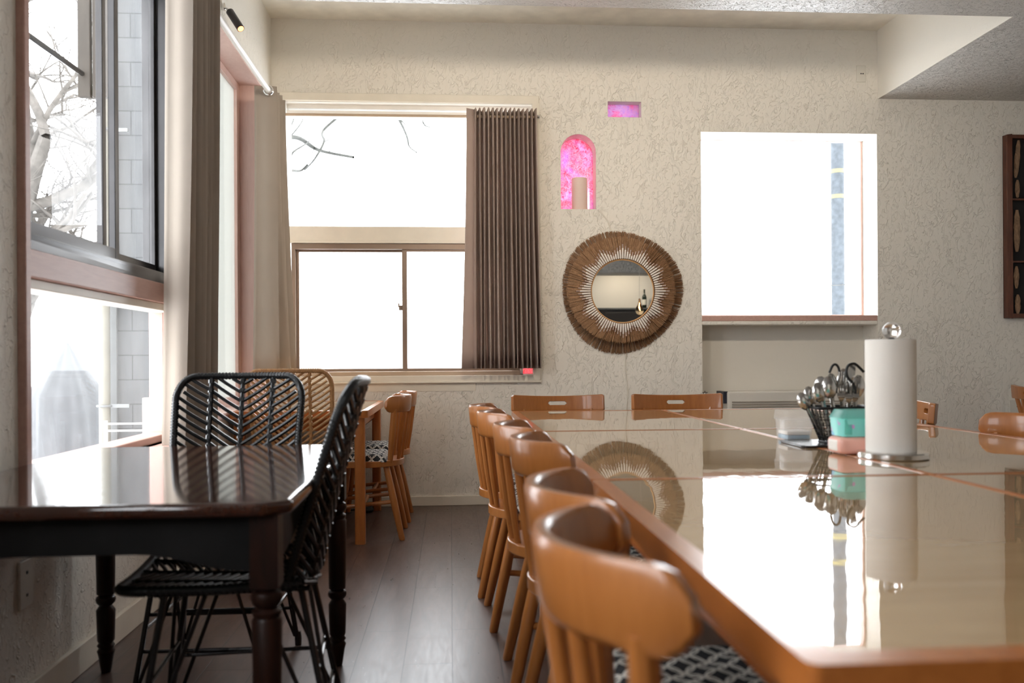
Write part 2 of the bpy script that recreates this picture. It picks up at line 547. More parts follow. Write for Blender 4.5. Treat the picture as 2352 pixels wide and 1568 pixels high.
def smooth_path(pts, n=8):
    pts = [Vector(p) for p in pts]; out = []
    for i in range(len(pts) - 1):
        p0, p1, p2, p3 = pts[max(i - 1, 0)], pts[i], pts[i + 1], pts[min(i + 2, len(pts) - 1)]
        for k in range(n):
            t = k / n
            out.append(.5 * ((2 * p1) + (p2 - p0) * t + (2 * p0 - 5 * p1 + 4 * p2 - p3) * t * t + (-p0 + 3 * p1 - 3 * p2 + p3) * t ** 3))
    return out + [pts[-1]]


XY = lambda a, b, d: Vector((a, b, d))

# ------------------------------------------------------------------ the room
WL, WB, WR, WF = -1.14, 5.69, 4.70, -3.6      # left, back, right walls and the wall behind the camera
SOF = 2.69                                     # underside of the dropped ceiling
bx = lambda px, py=824: P(px, py, Y=WB).x
bz = lambda px, py: P(px, py, Y=WB).z
CEIL = bz(1300, 56)

struct(MB().box(WL - .3, WR + .3, WF - .3, WB + .3, -.12, 0).build('floor', 'floor_planks', smooth=0))

# back wall with its openings
winx0, winx1 = -1.055, bx(1224, 500)
winz0, winz1 = bz(1000, 862), bz(1000, 236)
nx0, nx1 = bx(1611, 500), bx(2015, 500)
nz1 = bz(1800, 305)
ax0, ax1 = bx(1288, 400), bx(1369, 400)
az0, az1 = bz(1330, 480), bz(1330, 308)
ar = (ax1 - ax0) / 2
arch = [(ax0, az0), (ax1, az0)] + [(ax0 + ar + ar * cos(a), az1 - ar + ar * sin(a)) for a in [pi * i / 14 for i in range(15)]]
rx0, rx1, rz0, rz1 = bx(1396, 250), bx(1473, 250), bz(1430, 269), bz(1430, 233)
holes = [[(winx0, winz0), (winx1, winz0), (winx1, winz1), (winx0, winz1)],
         [(nx0, .02), (nx1, .02), (nx1, nz1), (nx0, nz1)], arch,
         [(rx0, rz0), (rx1, rz0), (rx1, rz1), (rx0, rz1)]]
struct(MB().plate([(WL - .3, -.1), (WR + .3, -.1), (WR + .3, 3.3), (WL - .3, 3.3)], holes,
                  lambda a, b, d: Vector((a, WB + d, b)), .24).build('wall_back', 'wall_plaster', smooth=0))

# left wall: large windows toward the corner, another beside the camera
w1y0, w1y1 = P(54, 800, X=WL).y, P(404, 800, X=WL).y
w2y0, w2y1 = 4.02, P(600, 300, X=WL).y
w1z0, w2z0, wz1 = .625, .66, P(600, 196, X=WL).z
lh = [[(w1y0 - .02, w1z0), (w1y1 + .02, w1z0), (w1y1 + .02, wz1), (w1y0 - .02, wz1)],
      [(w2y0, w2z0), (w2y1, w2z0), (w2y1, wz1), (w2y0, wz1)],
      [(-.75, 1.05), (.95, 1.05), (.95, 2.35), (-.75, 2.35)]]
struct(MB().plate([(WF - .3, -.1), (WB + .3, -.1), (WB + .3, 3.3), (WF - .3, 3.3)], lh,
                  lambda a, b, d: Vector((WL - d, a, b)), .10).build('wall_left', 'wall_plaster', smooth=0))
struct(MB().box(WR, WR + .2, WF - .3, WB, -.1, 3.3).build('wall_right', 'wall_plaster', smooth=0))
struct(MB().plate([(WL - .3, -.1), (WR + .3, -.1), (WR + .3, 3.3), (WL - .3, 3.3)],
                  [],
                  lambda a, b, d: Vector((a, WF - d, b)), .2).build('wall_front', 'wall_smooth', smooth=0))

# ceilings: the raised bay over the far end, its side face, and the dropped ceiling nearer
soY = P(2310, 38, Z=SOF).y
soX = P(2018, 215, Y=WB).x
struct(MB().box(WL - .3, soX, soY, WB, CEIL, CEIL + .1).build('ceiling', 'ceiling_paint', smooth=0))
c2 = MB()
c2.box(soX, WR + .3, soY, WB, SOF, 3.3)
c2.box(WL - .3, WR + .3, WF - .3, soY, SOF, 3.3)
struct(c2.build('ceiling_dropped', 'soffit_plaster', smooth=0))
# smooth painted upstand on the side face of the drop
struct(MB().box(soX - .006, soX + .001, soY, WB, SOF, CEIL).build('trim_1', 'wall_smooth', smooth=0))
# cross beam farther behind, seen only in the round mirror
struct(MB().box(WL, WR, -2.6, -2.2, 2.28, SOF).build('trim_2', 'soffit_plaster', smooth=0, bevel=.02))

# baseboards
bh = .062
struct(MB().box(WL, nx0, WB - .014, WB, 0, bh).box(nx1, WR, WB - .014, WB, 0, bh).build('baseboard_back', 'trim_cream', smooth=0, bevel=.003))
struct(MB().box(WL, WL + .016, WF, WB, 0, .09).build('baseboard_left', 'trim_cream', smooth=0, bevel=.003))
# low skirting panel below the back window
struct(MB().box(WL, bx(1092, 880), WB - .004, WB + .001, bz(1000, 898), bz(1000, 878)).build('trim_3', 'trim_cream', smooth=0))


def frame_yz(mb, y0, y1, z0, z1, x0, x1, wl, wr, wb, wt):
    mb.box(x0, x1, y0, y0 + wl, z0, z1); mb.box(x0, x1, y1 - wr, y1, z0, z1)
    mb.box(x0, x1, y0 + wl, y1 - wr, z0, z0 + wb); mb.box(x0, x1, y0 + wl, y1 - wr, z1 - wt, z1); return mb


def frame_xz(mb, x0, x1, z0, z1, y0, y1, wl, wr, wb, wt):
    mb.box(x0, x0 + wl, y0, y1, z0, z1); mb.box(x1 - wr, x1, y0, y1, z0, z1)
    mb.box(x0 + wl, x1 - wr, y0, y1, z0, z0 + wb); mb.box(x0 + wl, x1 - wr, y0, y1, z1 - wt, z1); return mb


# --- window 1: left wall near, black sliding sashes above a fixed pane
win = struct(thing('window_1', None, None, (0, 0, 0)))
zb0, zb1 = P(200, 663, X=WL).z, P(200, 607, X=WL).z       # pink cross beam
fr = MB()
fr.box(WL - .11, WL + .022, w1y0 - .032, w1y0, .6, wz1 + .02)             # near post
fr.box(WL - .11, WL + .012, w1y1, w1y1 + .06, .6, wz1 + .02)              # far post
fr.build('window_frame', 'pink_wood', win, smooth=0, bevel=.004)
MB().box(WL - .12, WL + .012, w1y0, w1y1, zb0, zb1).build('cross_beam', 'pink_wood', win, smooth=0, bevel=.004)
MB().box(WL - .10, WL - .004, w1y0, w1y1, zb0 - .028, zb0).build('beam_bead', 'trim_cream', win, smooth=0, bevel=.003)
sl = MB(); sl.box(WL - .13, WL + .075, w1y0, w1y1 + .06, w1z0 - .03, w1z0); sl.box(WL - .12, WL - .02, w1y0, w1y1, w1z0, w1z0 + .03)
sl.build('window_sill', 'pink_wood', win, smooth=0, bevel=.005)
MB().box(WL - .055, WL - .051, w1y0, w1y1, w1z0 + .025, zb0 - .02).build('lower_pane', 'hazy_glass', win, smooth=0)
tk = MB(); tk.box(WL - .12, WL + .004, w1y0, w1y1, zb1, zb1 + .03); tk.box(WL - .004, WL + .004, w1y0, w1y1, zb1 + .03, zb1 + .045)
tk.box(WL - .12, WL + .002, w1y1 - .035, w1y1, zb1, wz1); tk.box(WL - .12, WL - .03, w1y0, w1y0 + .012, zb1, wz1)
tk.build('sash_track', 'black_metal', win, smooth=0, bevel=.002)
mid = P(263, 400, X=WL - .03).y
s1 = MB(); frame_yz(s1, w1y0 + .01, mid + .02, zb1 + .032, wz1, WL - .045, WL - .022, .008, .036, .055, .04)
ns_ = s1.build('near_sash', 'black_metal', win, smooth=0, bevel=.002)
MB().box(WL - .036, WL - .033, w1y0, mid, zb1 + .06, wz1).build('near_pane', 'window_glass', ns_, smooth=0)
s2 = MB(); frame_yz(s2, mid - .02, w1y1 - .03, zb1 + .032, wz1, WL - .085, WL - .062, .03, .03, .055, .04)
fs2_ = s2.build('far_sash', 'black_metal', win, smooth=0, bevel=.002)
MB().box(WL - .076, WL - .073, mid, w1y1 - .03, zb1 + .06, wz1).build('far_pane', 'hazy_glass', fs2_, smooth=0)

# --- window 2: left wall far, deep pink reveal and one frosted pane
win = struct(thing('window_2', None, None, (0, 0, 0)))
rv = MB()
frame_yz(rv, w2y0, w2y1, w2z0, wz1 + .0, WL - .17, WL + .006, .03, .03, .03, .014)
rv.build('window_frame', 'pink_wood_upright', win, smooth=0, bevel=.003)
cs = MB()
frame_yz(cs, w2y0 + .03, w2y1 - .03, w2z0 + .03, wz1 - .014, WL - .16, WL - .12, .06, .07, .05, .045)
cs.build('sash', 'pink_wood_upright', win, smooth=0, bevel=.003)
MB().box(WL - .142, WL - .138, w2y0 + .08, w2y1 - .09, w2z0 + .07, wz1 - .05).build('frosted_pane', 'frosted_glass', win, smooth=0)
MB().box(WL - .01, WL + .012, w2y0 - .02, w2y1 + .02, wz1 - .004, wz1 + .02).build('head_trim', 'pink_wood', win, smooth=0, bevel=.003)
MB().box(WL - .01, WL + .012, w2y1 - .004, w2y1 + .07, w2z0, wz1).build('jamb_board', 'pink_wood_upright', win, smooth=0, bevel=.003)

# --- window 3: back wall, transom pane over brown sliding sashes
win = struct(thing('window_3', None, None, (0, 0, 0)))
tz1, tz0 = bz(900, 519), bz(900, 556)
bz1, bz0 = bz(900, 558), bz(900, 860)
cas = MB()
cx1 = bx(1239, 500); ctop, cbot = bz(900, 217), bz(900, 876)
cas.box(winx0 - .03, cx1, WB - .018, WB + .0, winz1, ctop); cas.box(winx1, cx1, WB - .018, WB, cbot, winz1)
cas.box(winx0 - .03, winx1, WB - .018, WB, cbot, winz0)
cas.box(winx0 - .03, cx1 + .004, WB - .026, WB, cbot - .012, cbot)
cas.build('casing', 'trim_cream', win, smooth=0, bevel=.003)
liner = MB(); frame_xz(liner, winx0, winx1, winz0, winz1, WB + .0, WB + .2, .006, .006, .006, .006)
liner.box(winx0, winx1, WB + .06, WB + .14, winz1 - .03, winz1)
liner.build('reveal_lining', 'trim_white', win, smooth=0)
ft = MB(); ft.box(winx0, winx1, WB + .05, WB + .15, winz1 - .075, winz1 - .045)
ft.build('head_rail', 'trim_white', win, smooth=0, bevel=.003)
tb = MB(); tb.box(winx0, winx1, WB + .02, WB + .16, tz0, tz1); tb.box(winx0, winx1, WB + .012, WB + .05, tz0 - .004, tz0 + .012)
tb.build('transom_bar', 'trim_cream', win, smooth=0, bevel=.003)
gz = MB().box(winx0, winx1, WB + .098, WB + .102, tz1, winz1 - .05)
gz.build('transom_pane', 'window_glass', win, smooth=0)
fx0, fx1 = bx(668, 700), winx1 - .09
bf = MB(); frame_xz(bf, fx0, fx1, bz0, bz1, WB + .03, WB + .12, .022, .022, .018, .036)
bf.build('sliding_frame', 'brown_metal', win, smooth=0, bevel=.002)
msx = bx(928, 700)
sa = MB(); frame_xz(sa, fx0 + .02, msx + .016, bz0 + .015, bz1 - .03, WB + .075, WB + .10, .018, .030, .024, .02)
ls_ = sa.build('left_sash', 'brown_metal', win, smooth=0, bevel=.002)
MB().box(fx0 + .03, msx, WB + .086, WB + .089, bz0 + .03, bz1 - .04).build('left_pane', 'window_glass', ls_, smooth=0)
sb = MB(); frame_xz(sb, msx - .014, fx1 - .02, bz0 + .015, bz1 - .03, WB + .045, WB + .07, .030, .03, .024, .02)
rs_ = sb.build('right_sash', 'brown_metal', win, smooth=0, bevel=.002)
MB().box(msx, fx1 - .03, WB + .056, WB + .059, bz0 + .03, bz1 - .04).build('right_pane', 'window_glass', rs_, smooth=0)
lk = MB(); lz = bz(920, 704); lx = bx(919, 704)
lk.box(lx - .012, lx + .01, WB + .058, WB + .074, lz - .02, lz + .012); lk.box(lx - .016, lx - .008, WB + .05, WB + .066, lz + .0, lz + .026)
lk.build('latch', 'brown_metal', rs_, smooth=0, bevel=.002)
MB().box(winx0, fx1, WB - .004, WB + .10, winz0 - .0, bz0 + .02).build('sill_board', 'tan_trim', win, smooth=0, bevel=.003)
MB().box(fx1, fx1 + .018, WB + .0, WB + .12, winz0, tz0).build('side_post', 'trim_white', win, smooth=0)
MB().box(fx1 + .018, winx1, WB + .05, WB + .054, winz0, tz0).build('red_glass_strip', 'red_stained_glass', win, smooth=0)

# --- window 4: tall niche, pane above and a recessed panel below
win = struct(thing('window_4', None, None, (0, 0, 0)))
dY = WB + .215
q = lambda px, py: P(px, py, Y=dY)
sz0, sz1 = bz(1800, 738), bz(1800, 724)
pf = MB(); x1p, z0p, z1p = q(1976, 500).x, sz1 + .0, q(1800, 324).z
frame_xz(pf, nx0 - .02, x1p + .012, z0p, z1p + .01, dY - .01, dY + .03, .01, .012, .014, .012)
pf.build('window_frame', 'pink_wood_upright', win, smooth=0, bevel=.002)
lin = MB(); lin.box(nx0, nx1, dY - .01, dY + .03, z1p + .01, nz1); lin.box(x1p + .012, nx1, dY - .01, dY + .03, z0p, nz1)
lin.build('reveal_lining', 'trim_white', win, smooth=0)
MB().box(nx0, x1p, dY + .01, dY + .013, z0p, z1p).build('pane', 'window_glass', win, smooth=0)
MB().box(nx0, nx1, WB + .004, dY, sz0 + .004, sz1).build('window_sill', 'pink_wood', win, smooth=0, bevel=.003)
MB().box(nx0, nx1, WB + .003, dY, sz0 - .022, sz0 + .004).build('sill_underside', 'wall_plaster', win, smooth=0, bevel=.006)
MB().box(nx0 - .05, nx1 + .05, dY - .005, dY + .06, -.05, sz0).build('recess_panel', 'wall_smooth', win, smooth=0)

# --- stained glass openings
gw = MB().plate(arch, [], lambda a, b, d: Vector((a, WB + .125 + d, b)), .006).build('window_5', 'pink_stained_glass', smooth=0); struct(gw)
gw = MB().box(rx0, rx1, WB + .075, WB + .081, rz0, rz1).build('window_6', 'violet_stained_glass', smooth=0); struct(gw)

# --- windows behind the camera
for i, (ya, yb) in enumerate(((-.75, .95), )):
    win = struct(thing('window_%d' % (7 + i), None, None))
    m = MB(); frame_yz(m, ya, yb, 1.05, 2.35, WL - .10, WL - .04, .05, .05, .05, .05); m.box(WL - .1, WL - .04, (ya + yb) / 2 - .02, (ya + yb) / 2 + .02, 1.05, 2.35)
    m.build('window_frame', 'pink_wood_upright', win, smooth=0)
    MB().box(WL - .075, WL - .071, ya, yb, 1.05, 2.35).build('pane', 'window_glass', win, smooth=0)
# portals guide the daylight through each opening
R90 = pi / 2
portal(((winx0 + winx1) / 2, WB + .26, (winz0 + winz1) / 2), (winx1 - winx0, winz1 - winz0), (-R90, 0, 0))
portal(((nx0 + nx1) / 2, WB + .27, (z0p + nz1) / 2), (nx1 - nx0, nz1 - z0p), (-R90, 0, 0))
for a, b, c, d in ((w1y0, w1y1, w1z0, wz1), (w2y0, w2y1, w2z0, wz1), (-.75, .95, 1.05, 2.35)):
    portal((WL - .2, (a + b) / 2, (c + d) / 2), (d - c, b - a), (0, -R90, 0))

# ------------------------------------------------------------------ outside
struct(MB().box(-60, 60, -60, 80, -.6, -.42).build('ground', 'snow', smooth=0))
sx = MB()
rnd = random.Random(3)
sx.grid(lambda u, v: Vector((-14 + 34 * u, 12.5 + 7 * v, -.45 + (1.95 + .12 * sin(9 * u) + .08 * sin(23 * u)) * sin(pi * v) ** .8)), 60, 14)
tag(sx.build('snow_bank', 'snow', smooth=60), kind='structure')
# shingled wing of the house beyond the left windows
wy = 6.05
xw0 = P(268, 400, Y=wy).x
wing = MB().box(xw0, WL - .17, wy, wy + .32, -.42, 5.2)
tag(wing.build('house_wing', 'grey_shingles', smooth=0), 'grey shingled wall of the house seen through the left windows', 'wall')
tr = MB().box(xw0 - .10, xw0, wy - .02, wy + .1, -.42, 5.2).build('corner_board', 'bracket_grey', bpy.data.objects['house_wing'], smooth=0, bevel=.004)
pc = P(240, 850, Y=wy - .12)
dp = thing('downpipe', 'cream drainpipe clipped to the corner of the grey shingled wall', 'pipe', (pc.x, wy - .12, -.42))
MB().tube([(0, 0, 0), (0, 0, 5.4)], .036, 14).build('pipe', 'downpipe_cream', dp)
for z in (.42 + P(240, 932, Y=wy - .12).z, 2.9):
    MB().tube([(.045 * cos(a), .045 * sin(a), z) for a in [2 * pi * k / 16 for k in range(16)]], .008, 6, closed=True).box(.03, .16, -.008, .008, z - .012, z + .012).build('bracket', 'bracket_grey', dp)
# thin horizontal rails at the foot of the wing
rl = MB(); ra = P(250, 973, Y=wy - .25)
for dz in (0, -.045): rl.tube([(ra.x - .02, wy - .25, ra.z + dz), (ra.x + .36, wy - .25, ra.z + dz)], .007, 6)
rl.box(ra.x - .03, ra.x - .01, wy - .26, wy - .24, -.42, ra.z + .02); rl.box(ra.x + .34, ra.x + .36, wy - .26, wy - .24, -.42, ra.z + .02)
tag(rl.build('low_rail', 'heater_white'), 'thin white double rail at the foot of the grey shingled wall', 'railing')
# pale post beside it
po = P(350, 960, Y=wy - .35)
tag(MB().box(po.x - .04, po.x + .04, wy - .42, wy - .35, -.42, P(350, 912, Y=wy - .35).z).build('garden_post', 'pink_wood_upright', smooth=0, bevel=.006),
    'short pink painted post outside in front of the shingled wall', 'post')
# the covered shape outside
cc = P(155, 788, Y=7.0)
hw = (P(238, 905, Y=7.0).x - P(155, 905, Y=7.0).x)
zs = P(155, 905, Y=7.0).z
cov = MB()
prof = [(hw * 1.12, -.42), (hw * 1.10, .2), (hw * 1.04, zs - .12), (hw * 1.0, zs), (hw * .52, (zs + cc.z) / 2), (hw * .1, cc.z - .03), (0.012, cc.z)]
cov.lathe(prof, 48, (cc.x, 7.0, 0), fx=lambda a, z: 1 + .05 * sin(7 * a + z * 3) + .03 * sin(13 * a))
tag(cov.build('covered_parasol', 'tarpaulin', smooth=60), 'grey tarpaulin drawn to a peak outside the near left window', 'cover')
# utility pole beyond the snow bank
pp = P(1924, 500, Y=22)
up = thing('utility_pole', 'grey utility pole with yellow bands outside the right window', 'pole', (pp.x, 22, -.42))
MB().tube([(0, 0, 0), (0, 0, 14)], .17, 16).build('pole', 'pole_grey', up)
for py in (394, 452):
    z = P(1924, py, Y=22).z + .42
    MB().tube([(0, 0, z - .045), (0, 0, z + .045)], .176, 16).build('band', 'pole_yellow', up)
wa, wb2 = P(1905, 656, Y=WB + .6), P(1972, 645, Y=WB + .6)
tag(MB().tube(smooth_path([wa + Vector((-.02, 0, -.03)), wa, (wa + wb2) / 2 + Vector((0, 0, -.01)), wb2, wb2 + Vector((.25, 0, .02))]), .003, 6).build('loose_wire', 'bracket_grey'),
    'thin grey wire curling just outside the right window', 'wire')
tag(MB().box(wb2.x + .2, wb2.x + .26, WB + .55, WB + .65, -.42, 3.4).build('wire_stake', 'bracket_grey', smooth=0, bevel=.005), 'grey stake outside hidden right of the right window', 'stake')


def tree(name, label, base, height, seed, lean=(0, 0), r0=.16, depth=6, spread=.55):
    rd = random.Random(seed); mb = MB()

    def grow(p, d, L, r, k):
        pts, rs = [p], [r]; q = p.copy(); dd = d.copy()
        n = 4 if k > 1 else 3
        for i in range(n):
            dd = (dd + Vector((rd.uniform(-1, 1), rd.uniform(-1, 1), rd.uniform(-.5, .7))) * .20).normalized()
            q = q + dd * L / n; pts.append(q.copy()); rs.append(r * (1 - .42 * (i + 1) / n))
        mb.tube(pts, rs, 6 if k > 2 else 4, cap=False)
        if k == 0: return
        for j in range(3 if k > 1 else 2):
            t = rd.choice(pts[1:]) if j else pts[-1]
            side = Vector((rd.uniform(-1, 1), rd.uniform(-1, 1), rd.uniform(-.5, .6))).normalized()
            grow(t.copy(), (dd + side * (spread + .4 * rd.random())).normalized(), L * rd.uniform(.62, .85), r * .58 if j else rs[-1] * .9, k - 1)
    grow(Vector(base), Vector((lean[0], lean[1], 1)).normalized(), height, r0, depth)
    return tag(mb.build(name, 'bark', smooth=60), label, 'tree')


tree('bare_tree', 'bare thick-trunked tree outside the near left window', (-5.9, 12.0, -.42), 2.5, 11, (.02, 0), .24, 7, .8)
def limbs(mb, paths, Y):
    for pts, r in paths:
        p = smooth_path([P(a, b, Y=Y + .6 * sin(k * 1.7 + r * 90)) for k, (a, b) in enumerate(pts)], 5); n = len(p)
        mb.tube(p, [r * 1.7 * (1 - .55 * i / (n - 1)) for i in range(n)], 6, cap=False)


tm = MB()
limbs(tm, [([(598, 880), (602, 640), (606, 400), (610, 250)], .13), ([(606, 420), (640, 330), (682, 316), (722, 340), (752, 350), (812, 361)], .030),
           ([(610, 300), (660, 210), (740, 190), (792, 245), (742, 300), (744, 326), (722, 366), (700, 390)], .020),
           ([(606, 430), (640, 385), (660, 390), (690, 392), (706, 378)], .022), ([(640, 385), (664, 372), (673, 350), (700, 332), (712, 322)], .014),
           ([(660, 215), (676, 262), (664, 300), (658, 330)], .012), ([(640, 330), (662, 318), (690, 285), (700, 262)], .010),
           ([(740, 192), (860, 200), (912, 268), (934, 312), (940, 336), (957, 350)], .017), ([(912, 268), (930, 285), (938, 300)], .009),
           ([(860, 200), (960, 235), (972, 282), (988, 292), (1003, 292)], .012), ([(960, 235), (990, 262), (1002, 290)], .010),
           ([(744, 326), (760, 318), (768, 312)], .007), ([(722, 340), (716, 352), (704, 358)], .007), ([(752, 350), (764, 342)], .006)], 14.0)
tag(tm.build('bare_tree', 'dark_bark', smooth=60), 'bare slender tree whose twigs cross the top of the back window', 'tree')
# diagonal stay outside the near left window
da, db = P(58, 76, X=-1.75), P(176, 160, X=-1.75)
tag(MB().tube([da + (da - db) * .9, db + (db - da) * .5], .012, 8).build('awning_arm', 'black_metal'), 'dark slanting awning arm outside the near left window', 'bar')
# brown boards added outside to imitate the curtain reflected in the glass
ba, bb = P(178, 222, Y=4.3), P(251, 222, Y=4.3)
sb_ = thing('reflection_boards', 'brown boards added outside the near left window to imitate the curtain reflection', 'board', (ba.x, 4.3, 0))
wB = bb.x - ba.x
MB().box(0, wB * .40, 0, .03, ba.z, 4.0).build('outer_band', 'reflection_brown', sb_, smooth=0, bevel=.004)
MB().box(wB * .46, wB, 0, .03, ba.z, 4.0).build('inner_band', 'reflection_brown', sb_, smooth=0, bevel=.004)
MB().box(0, wB, .03, .05, ba.z + .02, ba.z + .06).build('band_link', 'reflection_brown', sb_, smooth=0)

# ------------------------------------------------------------------ curtains
def curtain(name, top, bot, z1, z0, label, mat, rows=14, sway=.006, seed=1, axis='Y', grommets=None, thick=.003):
    """top and bot: plan outlines of the folds"""
    rd = random.Random(seed); ph = [rd.uniform(0, 6) for _ in range(3)]
    n = len(top)
    mb = MB()
    def fn(u, v):
        i = min(int(round(u * (n - 1))), n - 1); e = v ** 1.3
        a, b = top[i], bot[i]
        return Vector((a[0] * (1 - e) + b[0] * e + sway * v * sin(ph[0] + 3 * v + i * .21),
                       a[1] * (1 - e) + b[1] * e + sway * v * sin(ph[1] + 4 * v + i * .33),
                       z1 + (z0 - z1) * v))
    mb.grid(fn, n - 1, rows)
    o = thing(name, label, 'curtain', (0, 0, 0))
    return mb.build('cloth', mat, o, smooth=70, solid=thick)


def folds(a0, a1, b0, b1, n, m=8, sharp=.6, head=None, along='Y', rd=None):
    """wave whose crests run from b0 to b1 as it travels a0 to a1"""
    out = []
    if head: out += head
    for i in range(n * m + 1):
        t = i / (n * m); ph = 2 * pi * i / m
        c = cos(ph); c = math.copysign(abs(c) ** sharp, c)
        a = a0 + (a1 - a0) * t + (rd.uniform(-.002, .002) if rd else 0)
        if i % m == 0: jit = rd.uniform(-.25, .2) if rd else 0
        b = (b0 + b1) / 2 - (b1 - b0) / 2 * c * (1 + jit)
        out.append((b, a) if along == 'Y' else (a, b))
    return out


RODX = P(617, 209, Y=5.05).x
rodz = P(617, 209, Y=5.05).z
rd = random.Random(4)
# near curtain on the left wall
head = lambda x0, x1, y, dx=0: [(x0 + (x1 - x0) * k / 8, y + .004 * sin(k * .9) + .01 * k / 8) for k in range(9)]
c1 = curtain('curtain', folds(3.52, 3.86, -1.105, -.985, 9, head=head(-1.095, -.995, 3.47), rd=rd),
             folds(3.50, 3.86, -1.118, -1.01, 9, head=head(-1.12, -1.03, 3.43), rd=rd), 2.62, .30,
             'long beige curtain gathered beside the near left window', 'curtain_linen', seed=2)
c2o = curtain('curtain', folds(5.12, 5.36, -1.11, -.985, 5, head=head(-1.108, -.985, 5.06), rd=rd),
              folds(5.10, 5.40, -1.112, -.955, 5, head=head(-1.118, -.975, 5.05), rd=rd), P(620, 197, Y=5.06).z, P(620, 853, Y=5.06).z,
              'beige eyelet curtain hanging in the corner at the end of the white rod', 'curtain_linen', seed=3)
gr = MB(); gx, gzz = P(617.5, 209, Y=5.055).x, P(617.5, 209, Y=5.055).z
for yy in (5.042,): gr.tube([(gx + .025 * cos(a), yy, gzz + .025 * sin(a)) for a in [2 * pi * k / 24 for k in range(24)]], .006, 8, closed=True)
gr.build('eyelet', 'chrome', c2o)
k3 = folds(bx(1092, 500), bx(1228, 500), WB - .155, WB - .06, 14, m=12, sharp=1.0, along='X',
           head=[(bx(1072 + 2.2 * k, 500), WB - .14 + .004 * k) for k in range(9)], rd=rd)
k3b = folds(bx(1092, 800), bx(1238, 800), WB - .165, WB - .055, 14, m=12, sharp=1.0, along='X',
            head=[(bx(1061 + 3.2 * k, 800), WB - .14 + .004 * k) for k in range(9)], rd=rd)
c3 = curtain('curtain', k3, k3b, P(1150, 253, Y=WB - .1).z, P(1150, 846, Y=WB - .1).z,
             'taupe pleated curtain drawn to the right side of the back window', 'curtain_taupe', seed=8, thick=.0025)
r2z = P(1150, 268, Y=WB - .1).z
for k in range(14):
    gxk = bx(1083 + 11 * k, 268)
    MB().tube([(gxk, WB - .1 + .016 * cos(a), r2z + .016 * sin(a)) for a in [2 * pi * j / 16 for j in range(16)]], .003, 6, closed=True).build('eyelet', 'chrome', c3)

rod = thing('curtain_rod', 'thick white curtain rod sloping along the left wall above the windows', 'curtain rod', (0, 0, 0))
ra_ = P(520, 46, X=RODX + .0)
MB().tube([(gx, 2.2, gzz), (gx, 5.42, gzz)], .0165, 16).build('pole', 'trim_white', rod)
for yb in (2.6, 5.45): MB().box(WL, gx + .008, yb - .012, yb + .012, gzz - .012, gzz + .012).build('bracket', 'trim_white', rod, bevel=.002)
rod = thing('curtain_rod', 'thin brown curtain rod across the top of the back window', 'curtain rod', (0, 0, 0))
MB().tube([(P(655, 262, Y=WB - .1).x - .02, WB - .1, P(655, 263, Y=WB - .1).z), (bx(1229, 268), WB - .1, r2z)], .0095, 12).build('pole', 'tan_trim', rod)
MB().lathe([(0, -.015), (.012, -.01), (.016, 0), (.012, .01), (0, .015)], 14, (bx(1232, 268), WB - .1, r2z)).build('finial', 'chrome', rod)
MB().box(bx(1230, 268) - .004, bx(1230, 268) + .004, WB - .1, WB - .015, r2z - .012, r2z + .004).build('bracket', 'chrome', rod)

# spotlight on the left wall
sp0, sp1 = P(528, 27, Y=4.5), P(553, 66, Y=4.455)
spot = thing('spotlight', 'small black cylindrical spotlight high on the left wall', 'lamp', (0, 0, 0))
ax = (sp1 - sp0).normalized()
MB().tube([sp0, sp1], .0195, 20).build('shade', 'spot_black', spot)
MB().tube([sp1 - ax * .002, sp1 + ax * .0015], .0155, 20).build('bulb', 'spot_glow', spot)
MB().tube([sp0 - ax * .004 + Vector((-.003, 0, .006)), Vector((WL, sp0.y - .01, sp0.z + .02))], .006, 10).build('arm', 'chrome', spot)
MB().tube([Vector((WL, sp0.y - .01, sp0.z + .02)), Vector((WL + .012, sp0.y - .01, sp0.z + .02))], .02, 16).build('mount', 'chrome', spot)


# ------------------------------------------------------------------ sockets and cords
def plate_switch(name, label, loc, rz, w, h, slots):
    o = thing(name, label, 'outlet', loc, rz)
    MB().box(-w / 2, w / 2, -.008, 0, -h / 2, h / 2).build('cover_plate', 'plug_white', o, smooth=0, bevel=.003)
    for x, z in slots: MB().box(x - .004, x + .004, -.0095, -.0075, z - .004, z + .004).build('slot', 'dark_slot', o, smooth=0)
    return o


s0 = P(1977, 170, Y=WB)
plate_switch('wall_socket', 'small white cover plate high on the back wall near the ceiling drop', (s0.x, WB, s0.z), 0, .062, .112, [(-.002, 0), (.012, 0)])
s1_ = P(55, 1340, X=WL)
plate_switch('wall_socket', 'white outlet plate low on the left wall behind the dark table', (WL, s1_.y, s1_.z), pi / 2, .075, .13, [(0, .03), (0, -.03)])
s2_ = P(2335, 940, Y=WB)
plate_switch('wall_socket', 'pale outlet plate low on the back wall at the far right', (s2_.x, WB, s2_.z), 0, .11, .13, [(0, .02)])
cpts = [P(1374, 481, Y=WB - .006), P(1392, 502, Y=WB - .006), P(1400, 520, Y=WB - .006), P(1420, 600, Y=WB - .006), P(1437, 760, Y=WB - .006), P(1436, 840, Y=WB - .006), P(1441, 900, Y=WB - .006), P(1438, 960, Y=WB - .006), P(1440, 1080, Y=WB - .006), P(1440, 1140, Y=WB - .006)]
tag(MB().tube(smooth_path(cpts), .004, 6).build('power_cord', 'cord_white'), 'thin cream cord running down the back wall behind the round mirror', 'cord')
fc = [(-.62, 5.45, .006), (-.75, 5.3, .006), (-.9, 5.35, .006), (-.7, 5.5, .006), (-.55, 5.52, .012)]
tag(MB().tube(smooth_path(fc), .004, 6).build('floor_cable', 'cable_black'), 'black cable lying on the floor under the small orange table', 'cable')
